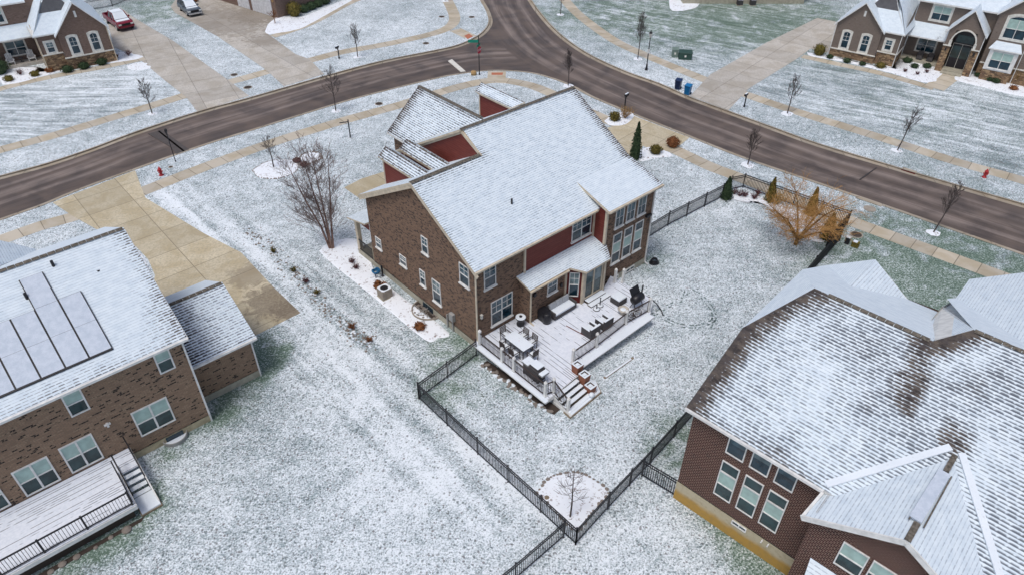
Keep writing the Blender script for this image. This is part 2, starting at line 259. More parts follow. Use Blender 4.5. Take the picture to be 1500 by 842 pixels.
# ------------------------------------------------------------------ object helpers
def tag(o, label=None, cat=None, group=None, kind=None):
    if label: o['label'] = label
    if cat: o['category'] = cat
    if group: o['group'] = group
    if kind: o['kind'] = kind
    return o
def thing(name, label, cat, loc=(0, 0, 0), rz=0.0, group=None):
    o = bpy.data.objects.new(name, None); C.objects.link(o); o.location = loc; o.rotation_euler = (0, 0, rz); o.empty_display_size = .3
    return tag(o, label, cat, group)
class MB:
    def __init__(s): s.v = []; s.f = []; s.mi = []; s.melt = None; s.X = None; s.cur = 0
    def P(s, p):
        p = Vector(p)
        if s.X is not None: p = s.X @ p
        s.v.append(p); return len(s.v) - 1
    def face(s, pts, mi=None): s.f.append([s.P(p) for p in pts]); s.mi.append(s.cur if mi is None else mi); return s
    def fi(s, ids): s.f.append(list(ids)); s.mi.append(s.cur)
    def box(s, x0, y0, z0, x1, y1, z1, mi=None):
        if mi is not None: o = s.cur; s.cur = mi
        i = [s.P(p) for p in ((x0, y0, z0), (x1, y0, z0), (x1, y1, z0), (x0, y1, z0), (x0, y0, z1), (x1, y0, z1), (x1, y1, z1), (x0, y1, z1))]
        for q in ((0, 3, 2, 1), (4, 5, 6, 7), (0, 1, 5, 4), (1, 2, 6, 5), (2, 3, 7, 6), (3, 0, 4, 7)): s.fi([i[a] for a in q])
        if mi is not None: s.cur = o
        return s
    def bar(s, a, b, w, h=None, up=(0, 0, 1)):
        a = Vector(a); b = Vector(b); h = h or w; d = (b - a)
        if d.length < 1e-6: return s
        d.normalize(); up = Vector(up)
        if abs(d.dot(up)) > .98: up = Vector((1, 0, 0))
        x = d.cross(up).normalized(); y = x.cross(d); x *= w / 2; y *= h / 2
        i = [s.P(p) for p in (a - x - y, a + x - y, a + x + y, a - x + y, b - x - y, b + x - y, b + x + y, b - x + y)]
        for q in ((0, 3, 2, 1), (4, 5, 6, 7), (0, 1, 5, 4), (1, 2, 6, 5), (2, 3, 7, 6), (3, 0, 4, 7)): s.fi([i[k] for k in q])
        return s
    def tube(s, pts, rs, n=6, cap=True):
        pts = [Vector(p) for p in pts]; prev = None
        if not hasattr(rs, '__len__'): rs = [rs] * len(pts)
        ref = Vector((0, 0, 1))
        for j, p in enumerate(pts):
            d = (pts[min(j + 1, len(pts) - 1)] - pts[max(j - 1, 0)])
            if d.length < 1e-7: d = Vector((0, 0, 1))
            d.normalize(); r = ref if abs(d.dot(ref)) < .95 else Vector((1, 0, 0))
            x = d.cross(r).normalized(); y = d.cross(x)
            ring = [s.P(p + (x * cos(2 * pi * k / n) + y * sin(2 * pi * k / n)) * rs[j]) for k in range(n)]
            if prev: 
                for k in range(n): s.fi((prev[k], prev[(k + 1) % n], ring[(k + 1) % n], ring[k]))
            elif cap: s.fi(ring[::-1])
            prev = ring
        if cap: s.fi(prev)
        return s
    def lathe(s, prof, c=(0, 0, 0), n=16):
        c = Vector(c); prev = None
        for r, z in prof:
            ring = [s.P(c + Vector((max(r, .001) * cos(2 * pi * k / n), max(r, .001) * sin(2 * pi * k / n), z))) for k in range(n)]
            if prev:
                for k in range(n): s.fi((prev[k], prev[(k + 1) % n], ring[(k + 1) % n], ring[k]))
            else: s.fi(ring[::-1])
            prev = ring
        s.fi(prev); return s
    def prism(s, poly, z0, z1):
        a = [s.P((x, y, z0)) for x, y in poly]; b = [s.P((x, y, z1)) for x, y in poly]; n = len(poly)
        s.fi(b); s.fi(a[::-1])
        for k in range(n): s.fi((a[k], a[(k + 1) % n], b[(k + 1) % n], b[k]))
        return s
    def slab(s, pts, th, mi=0, side=1):
        """sloped polygon with thickness (downwards)"""
        o = s.cur; a = [s.P(p) for p in pts]; b = [s.P(Vector(p) - Vector((0, 0, th))) for p in pts]; n = len(pts)
        s.cur = mi; s.fi(a); s.cur = side; s.fi(b[::-1])
        for k in range(n): s.fi((a[k], b[k], b[(k + 1) % n], a[(k + 1) % n]))
        s.cur = o; return s
    def roof(s, pts, th=.16, cell=.6, bare=()):
        """sloped roof polygon: fine top with a melt attribute, underside and edges; bare = ((p, q, width, strength), ..)"""
        pts = [Vector(p) for p in pts]; n = Vector((0, 0, 0))
        for i in range(len(pts)): n += pts[i].cross(pts[(i + 1) % len(pts)])
        n.normalize()
        if n.z < 0: n = -n; pts = pts[::-1]
        t = Vector((0, 0, 1)).cross(n)
        t = t.normalized() if t.length > .02 else Vector((1, 0, 0)); b = n.cross(t); o = pts[0]
        P2 = [((p - o).dot(t), (p - o).dot(b)) for p in pts]
        if s.melt is None: s.melt = {}
        def clip(poly, ax, val, keep):
            out = []
            for i in range(len(poly)):
                a, c = poly[i], poly[(i + 1) % len(poly)]; ia = (a[ax] - val) * keep >= 0; ic = (c[ax] - val) * keep >= 0
                if ia: out.append(a)
                if ia != ic:
                    q = (val - a[ax]) / (c[ax] - a[ax]); out.append((a[0] + (c[0] - a[0]) * q, a[1] + (c[1] - a[1]) * q))
            return out
        x0 = min(p[0] for p in P2); x1 = max(p[0] for p in P2); y0 = min(p[1] for p in P2); y1 = max(p[1] for p in P2)
        cache = {}
        i = 0
        while x0 + i * cell < x1:
            col = clip(clip(P2, 0, x0 + i * cell, 1), 0, x0 + (i + 1) * cell, -1); j = 0
            while y0 + j * cell < y1 and len(col) > 2:
                c = clip(clip(col, 1, y0 + j * cell, 1), 1, y0 + (j + 1) * cell, -1)
                if len(c) > 2:
                    ids = []
                    for q in c:
                        key = (round(q[0], 4), round(q[1], 4))
                        if key not in cache:
                            p = o + t * q[0] + b * q[1]; m = 0
                            for a, e, wd, st in bare:
                                a = Vector(a); e = Vector(e); ab = e - a; h = max(0, min(1, (p - a).dot(ab) / max(ab.length_squared, 1e-9)))
                                d = (p - a - ab * h).length; m = max(m, st * max(0, 1 - d / wd)) if st > 0 else m + st * max(0, 1 - d / wd)
                            cache[key] = s.P(p); s.melt[cache[key]] = m
                        if not ids or ids[-1] != cache[key]: ids.append(cache[key])
                    if len(ids) > 2 and ids[0] == ids[-1]: ids.pop()
                    if len(set(ids)) > 2 and len(set(ids)) == len(ids): s.cur = 0; s.fi(ids)
                j += 1
            i += 1
        s.cur = 1; a = [s.P(p) for p in pts]; d = [s.P(p - Vector((0, 0, th))) for p in pts]; m = len(pts)
        s.fi(d[::-1])
        for k in range(m): s.fi((a[k], d[k], d[(k + 1) % m], a[(k + 1) % m]))
        s.cur = 0; return s
    def build(s, name, mats, parent=None, smooth=False, rot=0.0):
        me = bpy.data.meshes.new(name); me.from_pydata(s.v, [], s.f)
        if not isinstance(mats, (list, tuple)): mats = [mats]
        for m in mats: me.materials.append(M[m] if isinstance(m, str) else m)
        me.polygons.foreach_set('material_index', [min(i, len(mats) - 1) for i in s.mi])
        if smooth: me.polygons.foreach_set('use_smooth', [True] * len(me.polygons))
        if s.melt:
            at = me.attributes.new('melt', 'FLOAT', 'POINT')
            for i, v_ in s.melt.items(): at.data[i].value = v_
        uvl = me.uv_layers.new(name='UVMap'); Z = Vector((0, 0, 1)); cr, sr = cos(rot), sin(rot)
        for p in me.polygons:
            n = p.normal; flat = abs(n.z) > .999
            if not flat: t = Z.cross(n).normalized(); b = n.cross(t)
            for li in p.loop_indices:
                c = me.vertices[me.loops[li].vertex_index].co
                uvl.data[li].uv = (c.x * cr + c.y * sr, -c.x * sr + c.y * cr) if flat else (c.dot(t), c.dot(b))
        me.validate(); me.update()
        o = bpy.data.objects.new(name, me); C.objects.link(o)
        if parent: o.parent = parent
        if name in ('snow_cover', 'seat_cushion', 'back_cushion', 'seat_snow', 'cushion', 'stair_tread', 'sofa_frame', 'lid'):
            bv = o.modifiers.new('bevel', 'BEVEL'); bv.width = .03; bv.segments = 3
        return o
def struct(name, mb, mats, **k): return tag(mb.build(name, mats, **k), kind='structure')
def copy_tree(o, parent=None):
    c = o.copy(); C.objects.link(c); c.parent = parent
    for ch in [x for x in o.children]: copy_tree(ch, c)
    return c

# ------------------------------------------------------------------ ground, roads, kerbs, walks
def smooth_line(pts, n=6):
    out = []; P = [Vector(p) for p in pts]; P = [P[0] * 2 - P[1]] + P + [P[-1] * 2 - P[-2]]
    for i in range(1, len(P) - 2):
        for k in range(n):
            t = k / n; a, b, c, d = P[i - 1], P[i], P[i + 1], P[i + 2]
            out.append(.5 * ((2 * b) + (c - a) * t + (2 * a - 5 * b + 4 * c - d) * t * t + (3 * b - a - 3 * c + d) * t ** 3))
    out.append(P[-2]); return out
def ext(a, b, d): a = Vector(a); b = Vector(b); return b + (b - a).normalized() * d
KA = [G2(*p) for p in ((0, 258), (67, 240), (133, 218), (200, 193), (293, 163), (367, 143), (500, 105), (567, 88), (633, 75), (668, 67), (692, 57), (708, 46), (716, 32), (712, 16), (703, 0))]
KA = [ext(KA[1], KA[0], 60), ext(KA[1], KA[0], 25), ext(KA[1], KA[0], 8)] + KA + [ext(KA[-2], KA[-1], 10), ext(KA[-2], KA[-1], 40)]
KB = [G2(*p) for p in ((778, 0), (790, 17), (810, 40), (833, 60), (867, 82), (917, 105), (967, 123), (1010, 142), (1067, 163), (1133, 187), (1200, 211), (1300, 241), (1367, 261), (1433, 280), (1500, 299))]
KB = [ext(KB[1], KB[0], 40), ext(KB[1], KB[0], 10)] + KB + [ext(KB[-2], KB[-1], 25), ext(KB[-2], KB[-1], 60)]
KC = [G2(*p) for p in ((0, 323), (60, 302), (113, 280), (200, 248), (300, 213), (400, 182), (500, 151), (567, 133), (633, 117), (667, 110), (717, 104), (767, 106), (800, 113), (833, 125), (867, 143), (917, 164), (1000, 197), (1083, 230), (1200, 270), (1300, 304), (1400, 339), (1500, 374))]
KC = [ext(KC[1], KC[0], 60), ext(KC[1], KC[0], 25)] + KC + [ext(KC[-2], KC[-1], 25), ext(KC[-2], KC[-1], 60)]
KA, KB, KC = [smooth_line(k, 4) for k in (KA, KB, KC)]
ROAD = [p for p in KA] + [p for p in KB] + [p for p in KC[::-1]]
def inside(x, y, poly):
    c = False; j = len(poly) - 1
    for i in range(len(poly)):
        xi, yi = poly[i][0], poly[i][1]; xj, yj = poly[j][0], poly[j][1]
        if (yi > y) != (yj > y) and x < (xj - xi) * (y - yi) / (yj - yi) + xi: c = not c
        j = i
    return c
def dist_line(p, L):
    best = 1e9; sgn = 1; acc = 0; sb = 0
    for i in range(len(L) - 1):
        a, b = L[i], L[i + 1]; ab = b - a; h = max(0, min(1, (p - a).dot(ab) / ab.length_squared)); q = a + ab * h; d = (p - q).length
        if d < best: best = d; sgn = 1 if ab.x * (p.y - a.y) - ab.y * (p.x - a.x) > 0 else -1; sb = acc + h * ab.length
        acc += ab.length
    return best * sgn, sb
CL1 = smooth_line([ext(G2(60, 271), G2(0, 291), q) for q in (80, 40, 18, 8)] + [G2(*p) for p in ((0, 291), (60, 271), (133, 245), (200, 220), (300, 187), (400, 158), (500, 127), (600, 102), (680, 85), (760, 80))], 4)
CL2 = smooth_line([G2(738, -30)] + [G2(*p) for p in ((741, 0), (752, 25), (780, 60), (820, 88), (870, 112), (930, 138), (1005, 170), (1085, 199), (1200, 241), (1300, 272), (1400, 304), (1500, 336))] + [ext(G2(1400, 304), G2(1500, 336), q) for q in (8, 20, 40, 70)], 4)
BLOBS = [(1090, 15, 15, .68), (1150, 40, 11, .45), (980, 40, 12, .3), (1300, 400, 6, .5), (1340, 430, 6, .5), (1370, 310, 7, .25), (1450, 420, 8, .6), (392, 515, 1.2, 1.8), (380, 550, 1.1, 1.2), (395, 500, 2.6, .5), (318, 602, 1.3, 1.4), (250, 650, 1.0, 1.0), (600, 350, 9, .05),
         (672, 500, 1.6, .8), (240, 300, 3, -.5), (290, 350, 3, -.5), (345, 395, 3, -.5), (400, 450, 3, -.5), (450, 510, 3, -.5), (500, 570, 3, -.4), (550, 640, 3, -.3), (1135, 812, 1.8, 1.7), (1090, 778, 1.1, 1.3), (1040, 740, .9, .9), (300, 5, 9, .6), (225, 15, 8, .3), (950, 380, 1.5, .9), (1000, 640, 1.8, .7), (985, 670, 1.5, .5), (640, 575, 2, .5), (720, 560, 4, .3), (170, 775, 1.2, 1.5), (100, 815, 1.2, 1.3),
         (222, 735, 1.0, 1.2), (1240, 200, 12, .1), (1450, 180, 14, .16), (1330, 150, 10, .1), (560, 540, 7, .12), (870, 20, 10, .3), (800, 22, 6, .25), (300, 790, 6, .05), (1000, 440, 7, -.1), (700, 720, 6, -.2), (560, 760, 7, -.12), (900, 800, 6, -.1), (250, 80, 12, -.1), (540, 50, 12, -.15)]
BL = [(G(x, y).x, G(x, y).y, r, a) for x, y, r, a in BLOBS]
TLL = [G2(*p) for p in ((-60, 140), (20, 132), (205, 100), (270, 138), (130, 190), (-60, 240))]
TRL = [G2(*p) for p in ((860, -10), (1200, -12), (1190, 30), (1040, 110), (850, 20))]; TRL2 = [G2(*p) for p in ((1170, 90), (1420, 125), (1560, 130), (1560, 280), (1100, 130))]
TRK = [G2(*p) for p in ((205, 275), (255, 262), (480, 400), (615, 520), (700, 640), (800, 760), (700, 790), (560, 680), (420, 520), (300, 390))]
pts = []; edges = []
for i, p in enumerate(ROAD): pts.append(Vector((p.x, p.y))); edges.append((i, (i + 1) % len(ROAD)))
for ix in range(-56, 57):
    for iy in range(6, 90):
        x = ix * 1.5 + (iy % 2) * .7; y = iy * 1.5
        if abs(x) < 12 + y * .78: pts.append(Vector((x, y)))
for x in list(range(-400, 401, 25)):
    for y in list(range(-300, 501, 25)):
        if not (abs(x) < 90 and 0 < y < 140): pts.append(Vector((x + .3, y + .2)))
rv, re_, rf, *_ = delaunay_2d_cdt(pts, edges, [], 0, 1e-5)
lawn_f, road_f = [], []
for f in rf:
    c = sum((rv[i] for i in f), Vector((0, 0))) / 3
    (road_f if inside(c.x, c.y, ROAD) else lawn_f).append(list(f))
def sheet(name, faces, z, mat, attrs):
    used = sorted({i for f in faces for i in f}); mp = {o: n for n, o in enumerate(used)}
    me = bpy.data.meshes.new(name); me.from_pydata([(rv[i].x, rv[i].y, z) for i in used], [], [[mp[i] for i in f] for f in faces]); me.materials.append(M[mat])
    vals = [attrs_fn(name, rv[i]) for i in used]
    for a in attrs: me.attributes.new(a, 'FLOAT', 'POINT').data.foreach_set('value', [v_[a] for v_ in vals])
    o = bpy.data.objects.new(name, me); C.objects.link(o); tag(o, kind='structure'); return o
def attrs_fn(name, p):
    if name == 'road':
        d1, s1 = dist_line(p, CL1); d2, s2 = dist_line(p, CL2); return {'d1': d1, 'd2': d2, 's1': s1, 's2': s2}
    g = 0
    for x, y, r, a in BL: g += a * math.exp(-((p.x - x) ** 2 + (p.y - y) ** 2) / (r * r))
    return {'green': g, 'stripe': 1.0 if inside(p.x, p.y, TLL) else .0, 'stripe2': 1.0 if inside(p.x, p.y, TRL) or inside(p.x, p.y, TRL2) else 0.0, 'stripe3': 1.0 if inside(p.x, p.y, TRK) else 0.0}
sheet('lawn', lawn_f, 0, 'lawn', ['green', 'stripe', 'stripe2', 'stripe3'])
sheet('road', road_f, -.11, 'asphalt', ['d1', 'd2', 's1', 's2'])
def offset(L, d):
    out = []
    for i in range(len(L)):
        t = (L[min(i + 1, len(L) - 1)] - L[max(i - 1, 0)]).normalized(); out.append(L[i] + Vector((-t.y, t.x)) * d)
    return out
def kerb(L, side):
    a, b, c = offset(L, -.06 * side), offset(L, .10 * side), offset(L, .50 * side); m = MB()
    for i in range(len(L) - 1):
        prof = lambda q, r, s_: [(q.x, q.y, -.14), (q.x, q.y, .03), (r.x, r.y, .03), (r.x, r.y, -.095), (s_.x, s_.y, -.1), (s_.x, s_.y, -.14)]
        P, Q = prof(a[i], b[i], c[i]), prof(a[i + 1], b[i + 1], c[i + 1])
        for k in range(5): m.face([P[k], P[k + 1], Q[k + 1], Q[k]])
    struct('kerb', m, 'kerb')
kerb(KA, -1); kerb(KB, -1); kerb(KC, 1)
def ribbon(name, px, width, mat, z=.012, joint=1.6):
    L = smooth_line([G2(*p) for p in px], 5); a, b = offset(L, width / 2), offset(L, -width / 2); acc = 0
    me = bpy.data.meshes.new(name); V = []; F = []; U = []
    for i in range(len(L)):
        if i: acc += (L[i] - L[i - 1]).length
        V += [(a[i].x, a[i].y, z), (b[i].x, b[i].y, z), (a[i].x, a[i].y, -.05), (b[i].x, b[i].y, -.05)]; U += [(acc, .05), (acc, width + .05), (acc, 0), (acc, width)]
        if i: k = 4 * i; F += [(k - 4, k - 3, k + 1, k), (k - 4, k, k + 2, k - 2), (k - 3, k - 1, k + 3, k + 1)]
    me.from_pydata(V, [], F); me.materials.append(M[mat]); u = me.uv_layers.new(name='UVMap')
    for l in me.loops: u.data[l.index].uv = U[l.vertex_index]
    me.update(); o = bpy.data.objects.new(name, me); C.objects.link(o); return tag(o, kind='structure')
ribbon('sidewalk', ((-80, 243), (0, 220), (67, 202), (140, 180), (213, 158), (278, 138)), 1.5, 'walk')
ribbon('sidewalk', ((335, 121), (365, 113), (400, 103), (450, 90), (500, 77), (567, 65), (633, 50), (658, 40), (666, 28), (661, 12), (648, -12)), 1.5, 'walk')
ribbon('sidewalk', ((-70, 376), (0, 352), (60, 331), (113, 316), (170, 296), (213, 279), (300, 245), (400, 209), (500, 178), (583, 155), (633, 139), (687, 124), (727, 118), (767, 123), (800, 134), (835, 152), (880, 172), (935, 196), (985, 218), (1040, 244), (1080, 259), (1160, 291), (1243, 323), (1350, 362), (1467, 405), (1560, 440)), 1.5, 'walk')
ribbon('sidewalk', ((815, -14), (827, 0), (850, 24), (900, 60), (950, 83), (1000, 104), (1040, 120), (1093, 139), (1167, 164), (1287, 201), (1400, 237), (1500, 265), (1600, 296)), 1.5, 'walk')
ribbon('garden_path', ((-60, 150), (-10, 134), (30, 123), (90, 110), (150, 99), (212, 86)), 1.2, 'walk', .02)
ribbon('garden_path', ((399, 54), (425, 46), (450, 37), (475, 25), (505, 8), (535, -5)), 1.2, 'walk', .02)
ribbon('garden_path', ((1175, 83), (1230, 95), (1290, 108), (1368, 130)), 1.2, 'walk', .02)
ribbon('garden_path', ((1368, 130), (1385, 117), (1403, 104)), 2.0, 'walk', .024)
ribbon('kerb_ramp', ((667, 44), (690, 55)), 1.7, 'walk', .018)
ribbon('kerb_ramp', ((727, 120), (728, 105)), 2.0, 'walk', .018)
def sheetpoly(name, px, mat, z=.012, az=0.0, kind='structure'):
    m = MB(); m.prism([G2(*p) for p in px], -.05, z); o = m.build(name, mat, rot=rad(az)); return tag(o, kind=kind)
sheetpoly('driveway', ((155, 22), (180, 14), (197, 27), (253, 60), (333, 117), (365, 141), (289, 164), (273, 143), (240, 117), (200, 83), (167, 70)), 'drive_grey', .016, 30)
sheetpoly('driveway', ((250, 10), (256, 19), (319, 54), (390, 103), (416, 127), (475, 109), (453, 87), (433, 80), (388, 47), (392, 36), (420, 22), (420, -12), (300, -16), (262, -6)), 'drive_grey', .016, 42)
sheetpoly('driveway', ((1197, 27), (1228, 33), (1216, 78), (1187, 72), (1167, 87), (1097, 130), (1067, 162), (1011, 141), (1040, 110), (1123, 63)), 'drive_grey', .016, 50)
sheetpoly('driveway', ((77, 297), (198, 250), (213, 290), (300, 343), (353, 370), (400, 420), (440, 458), (370, 493), (333, 440), (222, 440), (224, 425), (227, 403), (217, 380), (200, 362), (143, 337), (107, 317)), 'drive_tan', .016, 42)
sheetpoly('driveway', ((925, 169), (1010, 202), (988, 220), (962, 224), (942, 214), (925, 240), (890, 215), (880, 190), (905, 184)), 'drive_tan', .016, 48)
sheetpoly('front_walk', ((504, 275), (530, 262), (562, 252), (600, 262), (560, 290), (528, 292)), 'drive_tan', .014, 42)
sheetpoly('paint_line', ((656, 89), (662, 86.5), (682, 104), (675, 105)), 'stone_paint', -.104)
def wetpatch(name, px, c, z=.020):
    k = NT(name); return None
# asphalt patches / cracks sealed in the road
for i, q in enumerate((((231, 192), (233, 191), (280, 228), (276, 228)), ((1283, 245), (1285, 245), (1262, 262), (1259, 262)))):
    sheetpoly('tar_seal', q, paint('tar', (.05, .045, .045), .6), -.104)
sheetpoly('road_patch', ((216, 195), (237, 190), (282, 222), (262, 231), (250, 215)), paint('patch', (.085, .072, .066), .6), -.106)

def edge_stones(parent, pts, r, step, name='edging_stone', mat='stone_rock'):
    m = MB(); L = [Vector((p.x, p.y)) for p in pts]; acc = 0
    for i in range(len(L) - 1):
        d = (L[i + 1] - L[i]); n = max(1, int(d.length / step))
        for k in range(n):
            c = L[i] + d * (k / n); rr = r * random.uniform(.7, 1.3); an = random.uniform(0, 3)
            m.X = Matrix.Translation((c.x + random.uniform(-.05, .05), c.y, 0)) @ Matrix.Rotation(an, 4, 'Z')
            m.lathe([(rr * .9, -.02), (rr, rr * .35), (rr * .6, rr * .75), (.01, rr * .8)], n=6)
    m.X = None; return m.build(name, mat, parent)
def bed(name, px, label, h=.05, stones=None, mat='bed_snow', cat='garden bed'):
    """mounded planting bed under snow"""
    L = smooth_line([G2(*p) for p in px + px[:1]], 4)[:-1]; c = sum(L, Vector((0, 0))) / len(L); m = MB(); prev = None
    for t, z in ((1.03, -.03), (1.0, h * .5), (.93, h), (.6, h * 1.25)):
        ring = [m.P(((c + (p - c) * t).x, (c + (p - c) * t).y, z + (random.uniform(-.01, .01) if z > 0 else 0))) for p in L]
        if prev:
            for k in range(len(L)): m.fi((prev[k], prev[(k + 1) % len(L)], ring[(k + 1) % len(L)], ring[k]))
        prev = ring
    m.fi(prev); o = thing(name, label, cat, (0, 0, 0)); m.build('snow_mound', mat, o, smooth=True)
    if stones: edge_stones(o, [Vector((p.x, p.y, 0)) for p in (L + L[:1])], stones, stones * 1.9)
    return o
bed('garden_bed', ((468, 368), (484, 356), (515, 350), (540, 362), (551, 402), (604, 446), (656, 486), (640, 494), (621, 496), (562, 447), (520, 413), (486, 386)), 'long snowy planting strip with condenser and window well beside the brown brick gable wall')
bed('garden_bed', ((370, 250), (385, 240), (405, 235), (428, 235), (437, 243), (430, 254), (405, 262), (380, 260)), 'round snowy tree bed on the lawn south of the left street', .06, .07)
bed('garden_bed', ((436, 233), (450, 224), (468, 225), (470, 233), (455, 240), (440, 243)), 'small rocky plant bed with dark purple shrubs beside the round tree bed', .05, .13)
bed('garden_bed', ((787, 722), (802, 702), (822, 694), (845, 692), (870, 702), (891, 722), (868, 748), (845, 777), (815, 750)), 'rounded triangular snow bed inside the sharp fence corner at the bottom', .06, .1)
bed('garden_bed', ((1064, 290), (1088, 282), (1150, 302), (1208, 330), (1212, 352), (1180, 348), (1120, 300), (1085, 290)), 'long snowy bed under the golden tree along the fence', .04)
bed('garden_bed', ((5, 124), (0, 112), (22, 98), (75, 106), (168, 78), (198, 80), (207, 86), (150, 95), (90, 105), (28, 122)), 'narrow snowy shrub bed before the top left brick house', .04)
bed('garden_bed', ((1183, 77), (1214, 83), (1282, 98), (1308, 100), (1328, 78), (1378, 103), (1362, 122), (1300, 106), (1240, 92), (1190, 83)), 'snowy shrub bed before the porch of the top right grey house', .04)
bed('garden_bed', ((1398, 110), (1420, 108), (1480, 122), (1520, 135), (1500, 142), (1440, 128), (1400, 118)), 'snowy bed with blue green plants under the bay window', .04)
bed('garden_bed', ((388, 47), (396, 33), (412, 24), (440, 26), (500, 2), (520, -2), (500, 10), (470, 27), (436, 44), (396, 50)), 'pointed snowy bed by the white garage doors', .04)
bed('garden_bed', ((980, -2), (1022, 0), (1018, 12), (985, 16)), 'snow covered bed corner at the far beige house', .04)
bed('garden_bed', ((885, 178), (900, 167), (923, 165), (928, 172), (915, 183), (895, 184)), 'small snowy bed with round bush and golden grass by the black mailbox', .05)
bed('garden_bed', ((934, 222), (950, 216), (968, 219), (985, 228), (960, 232), (938, 236)), 'thin snowy bed by the driveway with a rust coloured round bush', .04)
bed('garden_bed', ((186, 97), (200, 92), (216, 93), (221, 100), (205, 103), (190, 102)), 'small bright snow patch at the corner of the striped lawn', .02, cat='snow patch')
bed('garden_bed', ((193, 372), (207, 372), (221, 402), (222, 425), (215, 420), (200, 395)), 'narrow snowy bed tucked between left house and its curved tan driveway', .04)
def swale():
    # the dry creek of snowy rocks between the two lots
    o = thing('rock_swale', 'line of snowy cobbles down the lawn between tan driveway and birch', 'rock edging')
    L = smooth_line([G2(*p) for p in ((362, 338), (382, 352), (405, 372), (430, 400), (460, 430), (490, 462), (520, 488), (545, 503))], 5); m = MB()
    for p in L:
        for k in range(12):
            q = p + Vector((random.gauss(0, .36), random.gauss(0, .36))); r = random.uniform(.035, .10)
            m.X = Matrix.Translation((q.x, q.y, 0)) @ Matrix.Rotation(random.uniform(0, 3), 4, 'Z'); m.cur = 1 if random.random() < .55 else 0
            m.lathe([(r * .9, -.02), (r, r * .4), (r * .5, r * .8), (.01, r * .85)], n=6)
    m.X = None; m.build('cobbles', ['stone_rock', 'snow'], o)
    return o
swale()

